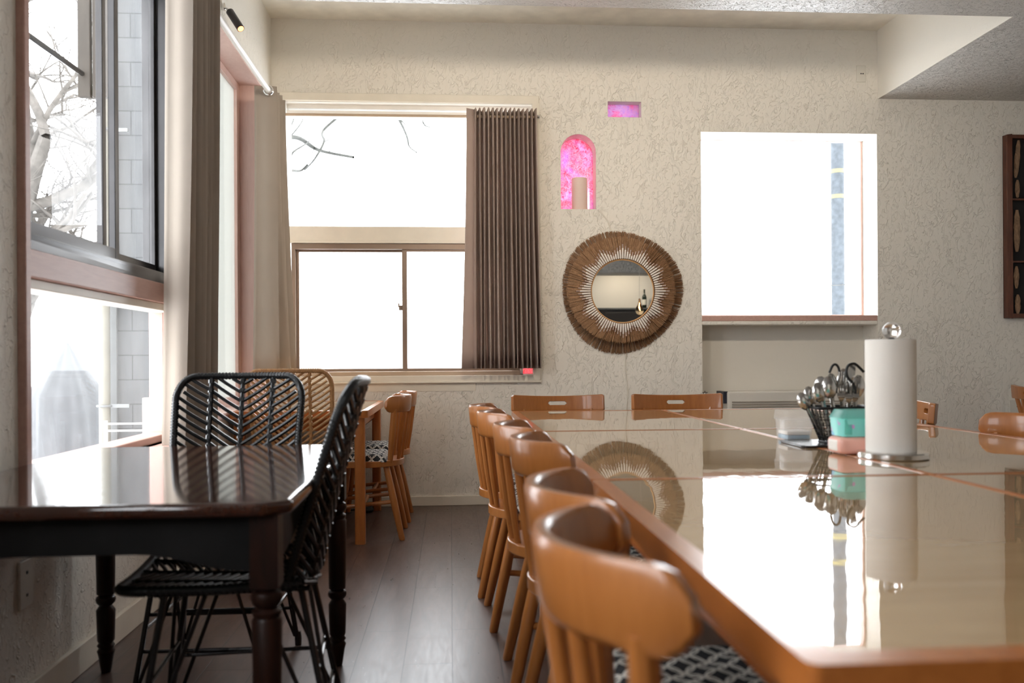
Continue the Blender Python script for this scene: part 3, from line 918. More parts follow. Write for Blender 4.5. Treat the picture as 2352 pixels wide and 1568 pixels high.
tag(MB().lathe([(.0, 0), (.03, .004), (.04, .02), (.03, .04), (0, .046)], 16, (-.52, 5.46, 0)).build('cable_plug', 'cable_black'), 'round black plug on the floor behind the small orange table leg', 'plug')

# candle in the arched niche
cx, cz = P(1331, 479, Y=WB + .06).x, az0
cand = thing('pillar_candle', 'pale pillar candle standing in the arched pink glass niche', 'candle', (cx, WB + .055, cz))
wx_ = MB().lathe([(.050, 0), (.052, .004), (.052, .206), (.050, .212), (.02, .209), (0, .208)], 28).build('wax', 'candle_wax', cand)
MB().tube([(0, 0, .205), (.001, 0, .222)], .0014, 5).build('wick', 'cable_black', wx_)


# ------------------------------------------------------------------ straw mirror
def straw_mirror():
    c = P(1429, 669, Y=WB - .03)
    R = (P(1569, 669, Y=WB - .03).x - P(1290, 669, Y=WB - .03).x) / 2
    o = thing('wall_mirror', 'round mirror in a wide brown straw fringe frame on the back wall', 'mirror', (c.x, WB - .004, c.z))
    o.rotation_euler = (radians(0), 0, 0)
    k = R / .395; rd = random.Random(12)
    gr_ = .198 * k
    g = MB(); g.tube([(0, -.038, 0), (0, -.034, 0)], gr_ + .004, 48); go = g.build('glass', 'mirror_silver', o, smooth=0)
    go.rotation_euler = (radians(.0), 0, 0)
    MB().tube([(0, 0, 0), (0, -.034, 0)], gr_ + .02, 40).build('backboard', 'straw', o)
    MB().tube([((gr_ + .004) * cos(a), -.038, (gr_ + .004) * sin(a)) for a in [2 * pi * i / 60 for i in range(60)]], .0042, 8, closed=True).build('rim', 'natural_rattan', o)
    for name, r0, r1, y, n in (('outer_fringe', .22, .392, -.006, 1500), ('inner_fringe', .205, .346, -.034, 1500)):
        m = MB()
        for i in range(n):
            a = 2 * pi * i / n + rd.uniform(-.006, .006)
            off = .0 if name == 'outer_fringe' else .024
            rr = r1 * k * (1 + .03 * sin(3 * a + 1) + rd.uniform(-.022, .012)) if name == 'outer_fringe' else r1 * k * (1 + .018 * sin(2 * a + 2) + rd.uniform(-.03, .01))
            da = rd.gauss(0, .022); w = rd.uniform(.0013, .0023)
            p0 = Vector((r0 * k * cos(a), y + rd.uniform(-.006, .006), r0 * k * sin(a)))
            p1 = Vector((rr * cos(a + da) - off * .5, y - off * .9 + rd.uniform(-.009, .007), rr * sin(a + da) + off * .3))
            m.tube([p0, p1], [w * .8, w], 3, cap=True)
        m.build(name, 'straw' if name == 'inner_fringe' else 'shaded_straw', o, smooth=0)
    m, b = MB(), MB()
    n = 96
    for i in range(n):
        a = 2 * pi * i / n
        tri = abs(((i / n * 12) % 1) - .5) * 2
        L = (.026 + .044 * tri + rd.uniform(-.003, .003)) * k
        f = lambda r: Vector((r * cos(a), -.054, r * sin(a)))
        r0 = gr_ + .010
        m.tube([f(r0), f(r0 + .004), f(r0 + L - .004), f(r0 + L)], [.0035, .0060, .0060, .0035], 6)
        r = r0 + L
        for q_ in range(3):
            b.tube([f(r), f(r + .0035)], .0046, 6); r += .0038
            m.tube([f(r), f(r + .003)], .0042, 6); r += .0036
        b.tube([f(r), f(r + .0035)], .0046, 6)
    m.build('shell_inlay', 'shell_white', o); b.build('binding', 'straw_binding', o)


straw_mirror()

# ------------------------------------------------------------------ framed case at the far right
fx_, fz1_ = P(2311, 309, Y=WB - .04), P(2330, 309, Y=WB - .04).z
fz0_ = P(2330, 730, Y=WB - .04).z
case = thing('display_case', 'dark wooden display case hung on the back wall at the right edge', 'display case', (fx_.x, WB, fz0_))
hh = fz1_ - fz0_; cw = .42
MB().box(0, cw, -.006, 0, 0, hh).build('backing', 'case_lining', case, smooth=0)
m = MB(); m.box(0, .036, -.045, 0, 0, hh).box(cw - .036, cw, -.045, 0, 0, hh).box(.036, cw - .036, -.045, 0, 0, .03).box(.036, cw - .036, -.045, 0, hh - .024, hh)
m.build('frame', 'frame_wood', case, smooth=0, bevel=.004)
sh1, sh2 = P(2340, 458, Y=WB - .03).z - fz0_, P(2340, 601, Y=WB - .03).z - fz0_
for z in (sh1, sh2): MB().box(.036, cw - .036, -.036, 0, z - .006, z + .006).build('shelf', 'frame_wood', case, smooth=0, bevel=.002)


def carving(name, label, px, y0, y1, w, seed, px2=None):
    rd = random.Random(seed); a, b = P(px, y1, Y=WB - .02), P(px2 or px, y0, Y=WB - .02)
    n = 12; mb = MB(); vs = []
    for i in range(n + 1):
        t = i / n; p = a.lerp(b, t); r = w * (sin(pi * min(max(t * .92 + .04, 0), 1)) ** .45) * (1 + rd.uniform(-.1, .1))
        for k in range(10):
            g = 2 * pi * k / 10; vs.append(Vector((p.x + r * cos(g), WB - .019 + .4 * r * sin(g), p.z)))
    fs = [(i * 10 + k, i * 10 + (k + 1) % 10, (i + 1) * 10 + (k + 1) % 10, (i + 1) * 10 + k) for i in range(n) for k in range(10)]
    fs += [tuple(range(9, -1, -1)), tuple(n * 10 + k for k in range(10))]
    mb.add(vs, fs)
    tag(mb.build(name, 'carved_stone', smooth=60), label, 'carving', 'carved pieces in the wall case')


carving('carved_stone', 'long tan carved piece leaning at the top of the wall case', 2333, 322, 408, .020, 1, 2340)
carving('carved_stone', 'short tan carved piece above the upper shelf of the wall case', 2337, 413, 454, .017, 2)
carving('carved_stone', 'tall greenish carved piece between the two shelves of the wall case', 2336, 482, 578, .024, 3)
carving('carved_stone', 'small bright carved piece just under the lower shelf of the wall case', 2335, 611, 662, .019, 4)
carving('carved_stone', 'dark oval carved piece at the bottom of the wall case', 2338, 676, 720, .020, 5)

# ------------------------------------------------------------------ heater in the niche
hx0, hz1 = P(1662, 900, Y=WB - .0).x, P(1750, 898, Y=WB - .0).z
ht = thing('space_heater', 'white fan heater standing in the niche under the right window', 'heater', (hx0, WB - .02, 0))
hwid = P(1965, 900, Y=WB).x - hx0
MB().box(.022, hwid, .0, .2, .08, hz1).build('body', 'heater_white', ht, smooth=0, bevel=.012, seg=3)
m = MB()
for i in range(7): m.box(.05, hwid - .03, -.006, .01, hz1 - .075 - i * .016, hz1 - .066 - i * .016)
m.build('grille', 'heater_grille', ht, smooth=0)
MB().box(.04, hwid - .02, -.003, .012, .10, hz1 - .19).build('front_panel', 'heater_dark', ht, smooth=0, bevel=.003)
MB().box(0, .03, .02, .18, hz1 - .08, hz1 - .0).box(-.012, 0, .06, .12, hz1 - .06, hz1 - .03).build('side_cap', 'heater_dark', ht, smooth=0, bevel=.003)
MB().box(.02, hwid, .01, .19, 0, .08).build('base', 'heater_dark', ht, smooth=0)
vx = P(1622, 905, Y=WB + .12)
vl = thing('gas_valve', 'small metal tap on the recess wall left of the heater', 'valve', (vx.x, WB + .21, vx.z))
MB().tube([(0, 0, 0), (0, -.06, 0), (0, -.07, -.03)], .009, 10).build('body', 'steel', vl)
MB().box(-.018, .018, -.062, -.05, .006, .014).tube([(0, -.055, .0), (0, -.055, .022)], .006, 8).build('handle', 'steel', vl)


# ------------------------------------------------------------------ chairs
def arc_pts(chord, sag, n, x0=0, z=0):
    """curve bulging toward -x"""
    out = []
    for i in range(n + 1):
        t = -1 + 2 * i / n
        out.append(Vector((x0 - sag * (1 - abs(t) ** 2.3), t * chord / 2, z)))
    return out


def ribbon(mb, path, hs, th, dip=0, lean=.0):
    """upright curved rail with softened edges: hs = half heights along the path"""
    m = len(path); vs, fs = [], []
    for i, p in enumerate(path):
        t = (path[min(i + 1, m - 1)] - path[max(i - 1, 0)]).normalized(); nr = Vector((-t.y, t.x, 0))
        h = hs[i]; k = th / 2; e = min(k, h * .5) * .85
        sec = [(-k, -h + e), (-k + e * .5, -h), (k - e * .5, -h), (k, -h + e), (k, h - e), (k - e * .5, h), (-k + e * .5, h), (-k, h - e)]
        dz = -dip * (1 - abs(-1 + 2 * i / (m - 1)) ** 2)
        for a, z in sec: vs.append(p + nr * a + Vector((-lean * z, 0, z + (dz if z > 0 else 0))))
    for i in range(m - 1):
        for k in range(8): fs.append((i * 8 + k, i * 8 + (k + 1) % 8, (i + 1) * 8 + (k + 1) % 8, (i + 1) * 8 + k))
    fs += [tuple(range(7, -1, -1)), tuple((m - 1) * 8 + k for k in range(8))]
    return mb.add(vs, fs)


def seat_parts(o):
    # wooden seat, rounded at the back
    out = [(.20, -.18), (.215, -.165), (.215, .165), (.20, .18)]
    out += [(-.02 - .20 * sin(a), .195 * cos(a)) for a in [pi * i / 18 for i in range(19)]]
    st_ = MB().plate(out, [], lambda a, b, d: Vector((a, b, .385 + d)), .032).build('seat', 'chair_wood', o, smooth=40, bevel=.009, seg=3)
    n = 22
    def fn(u, v):
        x = -.135 + .34 * u; y = -.175 + .35 * v
        e = min(u, 1 - u, v, 1 - v) * 2
        h = .034 * (min(1, e * 5) ** .5) + .004 * sin(u * 21) * sin(v * 21) * min(1, e * 3)
        return Vector((x, y, .417 + h))
    c = MB().grid(fn, n, n)
    c.box(-.135, .205, -.175, .175, .412, .418)
    tag(c.build('cushion', 'cushion_fabric', st_, smooth=60), 'black seat cushion with linked white rings')
    for sx_ in (1, -1):
        for sy in (1, -1):
            top = Vector((.13 * sx_, .12 * sy, .388)); ft = Vector((.175 * sx_ if sx_ > 0 else -.215, .165 * sy, 0))
            MB().tube([top, top.lerp(ft, .45), ft + Vector((0, 0, .004)), ft], [.0165, .0195, .0155, .0135], 12).build('leg', 'chair_wood', o)
    lp = lambda sx_, sy, z: Vector((.13 * sx_, .12 * sy, .388)).lerp(Vector((.175 if sx_ > 0 else -.215, .165 * sy, 0)), 1 - z / .388)
    for sy in (1, -1): MB().tube([lp(-1, sy, .20), lp(1, sy, .17)], .0105, 10).build('stretcher', 'chair_wood', o)
    MB().tube([lp(-1, -1, .20).lerp(lp(1, -1, .17), .5), lp(-1, 1, .20).lerp(lp(1, 1, .17), .5)], .0105, 10).build('stretcher', 'chair_wood', o)


def make_curved_chair():
    o = thing('spindle_chair', None, 'chair')
    seat_parts(o)
    n = 40; path = arc_pts(.385, .112, n, -.135, .715)
    hs = [.044 * (.38 + .62 * sqrt(1 - (1 - min(1, min(i, n - i) / 3.0)) ** 2)) for i in range(n + 1)]
    ribbon(MB(), path, hs, .024, lean=.10).build('back_rail', 'chair_wood', o, smooth=60)
    for t in (-.80, -.42, 0, .42, .80):
        y = t * .385 / 2; xr = -.135 - .112 * (1 - abs(t) ** 2.3)
        yb = t * .16; xb = -.02 - .185 * sqrt(max(0, 1 - (yb / .185) ** 2))
        a, b = Vector((xb + .002, yb, .405)), Vector((xr + .004, y, .69))
        if abs(t) > .7:
            m = MB(); d = (b - a)
            for s_ in range(1):
                m.tube([a, a.lerp(b, .5), b], [.0145, .0175, .0155], 10)
            m.build('back_post', 'chair_wood', o)
        else:
            MB().tube([a, a.lerp(b, .45), b], [.0095, .0125, .0105], 10).build('spindle', 'chair_wood', o)
    return o


def make_slot_chair():
    o = thing('slot_back_chair', None, 'chair')
    seat_parts(o)
    us = [-.245, -.235, -.20, -.15, -.10, -.075, -.050, -.041, -.02, 0, .02, .041, .050, .075, .10, .15, .20, .235, .245]
    us = [u for u in us]
    zs = [.672, .682, .702, .722, .750, .760]
    vs = {}
    mb = MB(); V, Fc = [], []
    sl0, sl1 = us.index(-.050), us.index(.050)
    for i, u in enumerate(us):
        t = u / .245; x = -.175 - .055 * (1 - abs(t) ** 2)
        for j, z in enumerate(zs):
            zz = z
            if j >= 4: zz -= .010 * (1 - abs(t) ** 2)
            if i in (sl0, sl1) and j in (2, 3): zz = .712 + (zz - .712) * .25
            if i in (0, len(us) - 1): zz = .716 + (zz - .716) * .86
            V.append(Vector((x - .08 * (z - .7), u, zz)))
    nz = len(zs)
    for i in range(len(us) - 1):
        for j in range(nz - 1):
            if sl0 <= i < sl1 and j == 2: continue
            Fc.append((i * nz + j, (i + 1) * nz + j, (i + 1) * nz + j + 1, i * nz + j + 1))
    mb.add(V, Fc)
    mb.build('back_rail', 'chair_wood', o, smooth=60, solid=.026, bevel=.006, seg=3)
    for t in (-.75, -.37, 0, .37, .75):
        u = t * .245; xr = -.175 - .055 * (1 - abs(t) ** 2); yb = t * .18
        xb = -.02 - .185 * sqrt(max(0, 1 - (yb / .185) ** 2))
        a, b = Vector((xb + .002, yb, .405)), Vector((xr + .003, u, .684))
        MB().tube([a, a.lerp(b, .5), b], [.013, .0155, .013] if abs(t) > .7 else [.009, .0115, .010], 10).build('back_post' if abs(t) > .7 else 'spindle', 'chair_wood', o)
    return o


CH, SL = make_curved_chair(), make_slot_chair()
used = set()


def put(proto, loc, rz, label, group=None):
    o = proto if proto.name not in used else copy_tree(proto)
    used.add(proto.name)
    o.location = (*loc, 0) if len(loc) == 2 else loc; o.rotation_euler = (0, 0, rz)
    tag(o, label, 'chair', group); return o


row = 'spindle chairs along the aisle side of the long table'
for (x, y, rz, lab) in (
        (.352, .972, .02, 'orange spindle chair nearest the camera at the long table'),
        (.375, 1.345, -.03, 'second orange spindle chair from the camera along the aisle'),
        (.405, 2.14, .02, 'orange spindle chair just beyond the near table joint, third from the camera'),
        (.385, 2.58, -.02, 'fourth orange spindle chair from the camera along the aisle'),
        (.355, 3.20, .02, 'fifth orange spindle chair from the camera, next to last before the back wall'),
        (.335, 3.63, -.02, 'farthest orange spindle chair along the aisle side of the long table')):
    put(CH, (x, y), rz, lab, row)
for px, lab in ((1316, 'slot-backed chair at the far end of the long table, left of the joint'),
                (1640, 'slot-backed chair at the far end of the long table, in front of the niche')):
    a = P(px, 915, Z=.76)
    put(SL, (a.x - .012, 4.40), -R90, lab, 'slot-backed chairs at the far end of the long table')
rc_ = P(2136, 950, Y=3.62); rz_ = pi - .284
put(SL, (rc_.x + .23 * cos(rz_), 3.62 + .23 * sin(rz_)), rz_, 'slot-backed chair on the right side of the long table behind the paper roll')
put(CH, (1.675, 2.68), pi, 'spindle chair on the right side of the long table at the picture edge')
put(SL, (P(2332, 893, Y=5.5).x + .18, 5.28), 0, 'slot-backed chair by the back wall at the far right edge')
put(CH, (-.475, 4.78), pi, 'nearer spindle chair on the right side of the small orange table', 'spindle chairs at the small orange table')
put(CH, (-.465, 5.28), pi, 'farther spindle chair by the back wall at the small orange table', 'spindle chairs at the small orange table')


# ------------------------------------------------------------------ rattan chairs
def make_rattan(mat, rod, label):
    o = thing('rattan_chair', label, 'chair')
    Wd, z0, z1 = .205, .44, .898

    def back(u, v):
        """u -1..1 across, v 0..1 up"""
        z = z0 + (z1 - z0) * v
        wv = Wd * (.93 + .09 * v)
        x = -.185 - .115 * v ** 1.1 + .062 * u * u * (1 - .35 * v)
        return Vector((x, wv * u, z))
    fr_ = []
    for i in range(14): fr_.append(back(-1, i / 13 * .82))
    for i in range(1, 9):
        a = pi / 2 * i / 8; fr_.append(back(-1 + .30 * (1 - cos(a)), .82 + .18 * sin(a)))
    for i in range(1, 10): fr_.append(back(-.7 + 1.4 * i / 9, 1.0))
    for i in range(1, 9):
        a = pi / 2 * (1 - i / 8); fr_.append(back(1 - .30 * (1 - cos(a)), .82 + .18 * sin(a)))
    for i in range(12, -1, -1): fr_.append(back(1, i / 13 * .82))
    def seat(u, v):
        """v 0 back to 1 front"""
        x = -.185 + .42 * v
        y = (Wd * .93 + .025 * v) * u
        z = .44 - .018 * (1 - u * u) * (1 - v * .4) + .016 * v + .03 * (u * u) * max(0, .5 - v)
        return Vector((x, y, z))
    fs_ = [seat(1, i / 10 * .85) for i in range(1, 11)]
    for i in range(1, 7):
        a = pi / 2 * i / 6; fs_.append(seat(1 - .22 * (1 - cos(a)), .85 + .15 * sin(a)))
    fs_ += [seat(.78 - 1.56 * i / 8, 1) for i in range(1, 8)]
    for i in range(0, 7):
        a = pi / 2 * (1 - i / 6); fs_.append(seat(-1 + .22 * (1 - cos(a)), .85 + .15 * sin(a)))
    fs_ += [seat(-1, i / 10 * .85) for i in range(9, 0, -1)]
    loop = fr_ + fs_
    m = MB()
    m.tube(loop, .0105, 8, closed=True)
    # cord wrapping around the frame
    L = []
    for i in range(len(loop)):
        a, b = loop[i], loop[(i + 1) % len(loop)]
        for k in range(3): L.append(a.lerp(b, k / 3))
    for i in range(0, len(L), 1):
        a, b = L[i], L[(i + 1) % len(L)]
        d = (b - a)
        if d.length < 1e-5: continue
        m.tube([a, a + d * .55], .0125, 7, cap=False)
    m.build('frame', mat, o, smooth=50)
    ribs = [-.97, -.49, 0, .49, .97]
    bk = MB()
    for u in ribs[1:4]:
        bk.tube([back(u, v / 12) for v in range(13)], .0075, 7)
        for k in range(15): bk.tube([back(u, (k + .2) / 15), back(u, (k + .6) / 15)], .0105, 6)
    def strands(mb, surf, n, rise, r, vmax, limit):
        for k in range(-8, n + 8):
            for c in range(4):
                u0, u1 = ribs[c], ribs[c + 1]
                sgn = -1 if c < 2 else 1
                pts = []
                for q_ in range(7):
                    t = q_ / 6; u = u0 + (u1 - u0) * t
                    sag = -.007 * sin(pi * t)
                    e = (-(u) if u < 0 else u)            # distance from centre
                    v = k / n + rise * e + sag * (1)
                    if limit(u, v): pts.append(surf(u, v))
                    elif len(pts) > 1: break
                    else: pts = []
                if len(pts) > 2: mb.tube(pts, r, 6)
    def lim_b(u, v):
        if v < 0 or v > .995: return False
        if abs(u) > .7 and v > .82:
            du, dv = (abs(u) - .7) / .3, (v - .82) / .18
            return du * du + dv * dv <= 1.0
        return True
    strands(bk, back, 16, .30, .0065, 1, lim_b)
    bk.build('backrest_weave', mat, o, smooth=50)
    st = MB()
    for u in ribs[1:4]: st.tube([seat(u, v / 12) for v in range(13)], .0075, 7)
    strands(st, seat, 20, .22, .0050, 1, lambda u, v: 0 <= v <= .99 and not (abs(u) > .8 and v > .93))
    st.build('seat_weave', mat, o, smooth=50)
    # rod legs: a main rod and two braces meeting at each foot, tied by spreaders
    feet = {}
    for sx_ in (1, -1):
        for sy in (1, -1):
            ft = Vector((.215 if sx_ > 0 else -.235, .19 * sy, 0)); feet[(sx_, sy)] = ft
            a = Vector((.15 * sx_, .135 * sy, .425)); b = Vector((.055 * sx_, .165 * sy, .43)); c = Vector((.16 * sx_, .045 * sy, .425))
            m = MB(); m.tube([a, ft], .0078, 9); m.tube([b, ft + Vector((-.012 * sx_, 0, .03))], .0052, 8); m.tube([c, ft + Vector((0, -.012 * sy, .03))], .0052, 8)
            m.lathe([(.011, 0), (.012, .02), (.009, .045)], 10, ft)
            m.build('leg', rod, o)
    at = lambda sx_, sy, z: Vector((.15 * sx_, .135 * sy, .425)).lerp(feet[(sx_, sy)], 1 - z / .425)
    for z in (.13, .23):
        for sx_ in (1, -1): MB().tube([at(sx_, -1, z), at(sx_, 1, z)], .0055, 8).build('spreader', rod, o)
    for sy in (1, -1): MB().tube([at(-1, sy, .19), at(1, sy, .19)], .0055, 8).build('spreader', rod, o)
    ringm = MB()
    ringm.tube([(.15, -.165, .428), (.15, .165, .428)], .006, 8).tube([(-.15, -.165, .428), (-.15, .165, .428)], .006, 8)
    ringm.tube([(-.17, -.14, .426), (.17, -.14, .426)], .006, 8).tube([(-.17, .14, .426), (.17, .14, .426)], .006, 8)
    ringm.build('seat_support', rod, o)
    return o


rc = make_rattan('black_rattan', 'black_metal', 'black rattan armless chair at the near side of the dark table, seen from its right')
rcC = rc; rc.location = (-.508, 2.155, 0); rc.rotation_euler = (0, 0, pi + .09)
rcC['label'] = 'black rattan chair in side view at the right edge of the dark table'
rcA = copy_tree(rc)
rcA['label'] = 'black rattan chair behind the dark table showing its herringbone back'
aa = P(556, 862, Y=3.0)
rcA.location = (aa.x, 2.72, 0); rcA.rotation_euler = (0, 0, -R90)
rcA['group'] = rcC['group'] = 'black rattan chairs at the dark table'
rcB = make_rattan('natural_rattan', 'natural_rattan', 'natural tan rattan chair between the black chair and the small orange table')
ab = P(662, 847, Y=4.35)
rcB.location = (ab.x, 4.63, 0); rcB.rotation_euler = (0, 0, R90)


# ------------------------------------------------------------------ tables
def box_table(x0, x1, y0, y1, h, label, group=None, name='dining_table', sides=(.032, .032, .032, .032), corner=.03, lw=.052):
    o = thing(name, label, 'table', ((x0 + x1) / 2, (y0 + y1) / 2, 0), 0, group)
    a, b = (x1 - x0) / 2, (y1 - y0) / 2
    el, er, en, ef = sides                                  # edging widths: left, right, near, far
    ring = MB(); ring.plate(rrect(-a, a, -b, b, corner), [list(reversed(rrect(-a + el, a - er, -b + en, b - ef, .004)))], lambda p, q_, d: Vector((p, q_, h - .038 + d)), .038)
    ring.build('edging', 'orange_wood_flat', o, smooth=50, bevel=.010 if min(sides) > .02 else .0035, seg=4)
    MB().plate(rrect(-a + el, a - er, -b + en, b - ef, .004), [], lambda p, q_, d: Vector((p, q_, h - .03 + d)), .029).build('tabletop', 'lacquered_top', o, smooth=30)
    ap = MB(); i_ = .055
    ap.box(-a + i_, a - i_, -b + i_, -b + i_ + .02, h - .105, h - .034).box(-a + i_, a - i_, b - i_ - .02, b - i_, h - .105, h - .034)
    ap.box(-a + i_, -a + i_ + .02, -b + i_, b - i_, h - .105, h - .034).box(a - i_ - .02, a - i_, -b + i_, b - i_, h - .105, h - .034)
    ap.build('apron', 'orange_wood_flat', o, smooth=0, bevel=.004)
    for sx_ in (-1, 1):
        for sy in (-1, 1):
            cx_, cy_ = sx_ * (a - .045), sy * (b - .045)
            MB().plate(rrect(cx_ - lw / 2, cx_ + lw / 2, cy_ - lw / 2, cy_ + lw / 2, .014, 4), [], lambda p, q_, d: Vector((p, q_, d)), h - .036).build('leg', 'orange_wood', o, smooth=50, bevel=.003)
    return o


TH = .69
TG = 'long table made of six glossy orange tables'
for (x0, x1, cn) in ((.300, 1.056, 'aisle'), (1.062, 1.818, 'right')):
    for (y0, y1, rn) in ((.715, 1.852, 'nearest'), (1.858, 3.112, 'middle'), (3.118, 4.33, 'farthest')):
        sd = (.034 if cn == 'aisle' else .007, .034 if cn == 'right' else .007, .034 if rn == 'nearest' else .006, .034 if rn == 'farthest' else .006)
        box_table(x0, x1, y0, y1, TH, 'glossy orange table of the %s row, %s of its three' % (cn, rn), TG, sides=sd, corner=.006 if rn == 'middle' else .014)
box_table(-1.125, -.425, 4.50, 5.60, .69, 'small orange wooden table in the corner under the back window', corner=.02, lw=.054)


def dark_table():
    x0, x1, y0, y1, h = WL + .03, -.305, 1.66, 2.80, .683
    o = thing('dark_table', 'dark brown table with turned legs and arched apron at lower left', 'table', ((x0 + x1) / 2, (y0 + y1) / 2, 0))
    a, b = (x1 - x0) / 2, (y1 - y0) / 2
    ol = [(-a + .03, -b), (a - .05, -b), (a, -b + .045), (a, b - .045), (a - .05, b), (-a + .03, b), (-a, b - .02), (-a, -b + .02)]
    MB().plate(ol, [], lambda p, q_, d: Vector((p, q_, h - .028 + d)), .028).build('tabletop', 'dark_table_wood', o, smooth=50, bevel=.011, seg=4)
    li = .052
    def apron(p0, p1, name):
        L = (p1 - p0).length; d = (p1 - p0) / L; nr = Vector((-d.y, d.x, 0)) * .011
        n = 20; lower = []
        for i in range(n + 1):
            t = i / n; e = min(t, 1 - t) * 2
            s = min(1, max(0, (e - .12) / .55)); s = s * s * (3 - 2 * s)
            lower.append((t * L, -.108 + .035 * s))
        poly = lower + [(L, 0), (0, 0)]
        MB().plate(poly, [], lambda p, z, dd: p0 + d * p + nr * (dd - 1) + Vector((0, 0, h - .028 + z)), 2).build('apron', 'black_paint', o, smooth=0)
    X, Yb = a - li, b - li
    apron(Vector((-X, -Yb, 0)), Vector((X, -Yb, 0)), ''); apron(Vector((-X, Yb, 0)), Vector((X, Yb, 0)), '')
    apron(Vector((-X, -Yb, 0)), Vector((-X, Yb, 0)), ''); apron(Vector((X, -Yb, 0)), Vector((X, Yb, 0)), '')
    for sx_ in (-1, 1):
        for sy in (-1, 1):
            cx_, cy_ = sx_ * X, sy * Yb
            m = MB(); w = .027
            m.box(cx_ - w, cx_ + w, cy_ - w, cy_ + w, .515, h - .028)
            m.lathe([(.024, .455), (.028, .462), (.028, .468), (.02, .474), (.027, .482), (.031, .493), (.027, .504), (.02, .508), (.026, .515)], 20, (cx_, cy_, 0))
            m.lathe([(.021, .236), (.026, .24), (.027, .30), (.029, .45), (.024, .457)], 20, (cx_, cy_, 0))
            m.lathe([(.0255, .20), (.026, .19), (.018, .204), (.027, .214), (.029, .222), (.027, .230), (.018, .236)][2:], 20, (cx_, cy_, 0))
            m.lathe([(.014, 0), (.016, .01), (.022, .05), (.026, .065), (.021, .074), (.026, .082), (.021, .09), (.025, .098), (.0275, .19), (.018, .205)], 20, (cx_, cy_, 0))
            m.build('leg', 'dark_leg_wood', o, smooth=40, bevel=0)
    return o


dark_table()

# ------------------------------------------------------------------ things on the long table
def on(px, py): return P(px, py, Z=TH)


b0 = on(2050, 1050)
ph = thing('paper_towel_holder', 'steel disc paper towel holder with clear ball on the long table', 'paper towel holder', (b0.x, b0.y, TH))
MB().lathe([(.085, 0), (.0875, .002), (.0875, .013), (.085, .016), (.0, .016)], 48).build('base', 'steel', ph)
MB().tube([(0, 0, .012), (0, 0, .312)], .0055, 12).build('rod', 'chrome', ph)
MB().lathe([(0.001, .0)] + [(.0225 * sin(a), .0225 - .0225 * cos(a)) for a in [pi * i / 14 for i in range(1, 14)]] + [(.001, .045)], 28, (0, 0, .304)).build('finial', 'acrylic', ph, smooth=80)
rl_ = thing('paper_towel_roll', 'white paper towel roll standing on the steel holder', 'paper towel', (b0.x - .004, b0.y, TH + .016))
MB().lathe([(.0600, 0), (.0615, .002), (.0615, .286), (.060, .288), (.021, .288), (.021, .282), (.021, .0)], 48).build('paper', 'white_paper', rl_)
MB().lathe([(.0195, .001), (.021, .001), (.021, .2885), (.0195, .2885), (.0195, .001)], 24).build('core', 'tan_trim', rl_)

tr0 = on(1905, 1026)
tag(MB().plate(rrect(tr0.x - .085, tr0.x + .16, tr0.y - .02, tr0.y + .17, .02), [], lambda a, b, d: Vector((a, b, TH + d)), .006).build('serving_tray', 'tray_black', bevel=.002),
    'flat black tray under the cutlery basket on the long table', 'tray')
bc = Vector((tr0.x + .060, tr0.y + .065, TH + .006))
bk_ = thing('cutlery_basket', 'black wire mesh basket full of cutlery on the long table', 'basket', bc)


def ringrect(w, d, z, r=.02): return [Vector((x, y, z)) for x, y in rrect(-w, w, -d, d, r, 3)]


wm = MB()
top_, bot_ = ringrect(.088, .058, .105), ringrect(.052, .038, .003)
wm.tube(bot_, .003, 6, closed=True)
for k in range(1, 6):
    t = k / 6; wm.tube([a.lerp(b, t) for a, b in zip(bot_, top_)], .0010, 4, closed=True)
nn = len(top_)
def along(loop, t):
    L = [(loop[i], loop[(i + 1) % len(loop)]) for i in range(len(loop))]; tot = sum((b - a).length for a, b in L); s_ = t * tot
    for a, b in L:
        l = (b - a).length
        if s_ <= l: return a.lerp(b, s_ / l)
        s_ -= l
    return loop[0]
for k in range(44):
    wm.tube([along(bot_, k / 44), along(top_, k / 44)], .0011, 4)
    wm.tube([along(bot_, k / 44), along(top_, ((k + 2) % 44) / 44)], .0008, 4)
wm.build('mesh', 'black_wire', bk_, smooth=60)
MB().tube(top_, .0042, 8, closed=True).build('rim', 'black_wire', bk_)
MB().box(-.05, .05, -.036, .036, 0, .003).build('bottom', 'black_wire', bk_, smooth=0)


def cutlery_mesh(kind):
    """upright piece, origin at the foot of its handle"""
    m = MB(); L = .118
    hw_ = [(0, .005), (.02, .0055), (.06, .004), (.11, .003), (L, .003)]
    vs, fs = [], []
    for z, w in hw_:
        for x, y in ((-w, -.001), (w, -.001), (w, .001), (-w, .001)): vs.append(Vector((x, y, z)))
    for i in range(len(hw_) - 1):
        for k in range(4): fs.append((i * 4 + k, i * 4 + (k + 1) % 4, (i + 1) * 4 + (k + 1) % 4, (i + 1) * 4 + k))
    fs += [(3, 2, 1, 0), tuple(len(hw_) * 4 - 4 + k for k in range(4))]
    m.add(vs, fs)
    if kind == 'spoon':
        def fn(u, v):
            t = v; w = .021 * sin(pi * min(1, t * .93 + .05)) ** .55
            x = (u * 2 - 1) * w; return Vector((x, -.009 * (1 - (u * 2 - 1) ** 2) * sin(pi * t) + .002, L - .002 + .06 * t))
        g = MB(); m.grid(fn, 8, 10)
    elif kind == 'fork':
        def fn(u, v): return Vector(((u * 2 - 1) * (.004 + .0085 * min(1, v * 1.8)), -.004 * sin(pi * v), L - .002 + .028 * v))
        m.grid(fn, 4, 5)
        for k in range(4):
            x = -.0108 + .0072 * k; m.box(x - .0015, x + .0015, -.0012, .0012, L + .024, L + .062)
    else:
        m.box(-.009, .007, -.0008, .0008, L, L + .085)
    return m


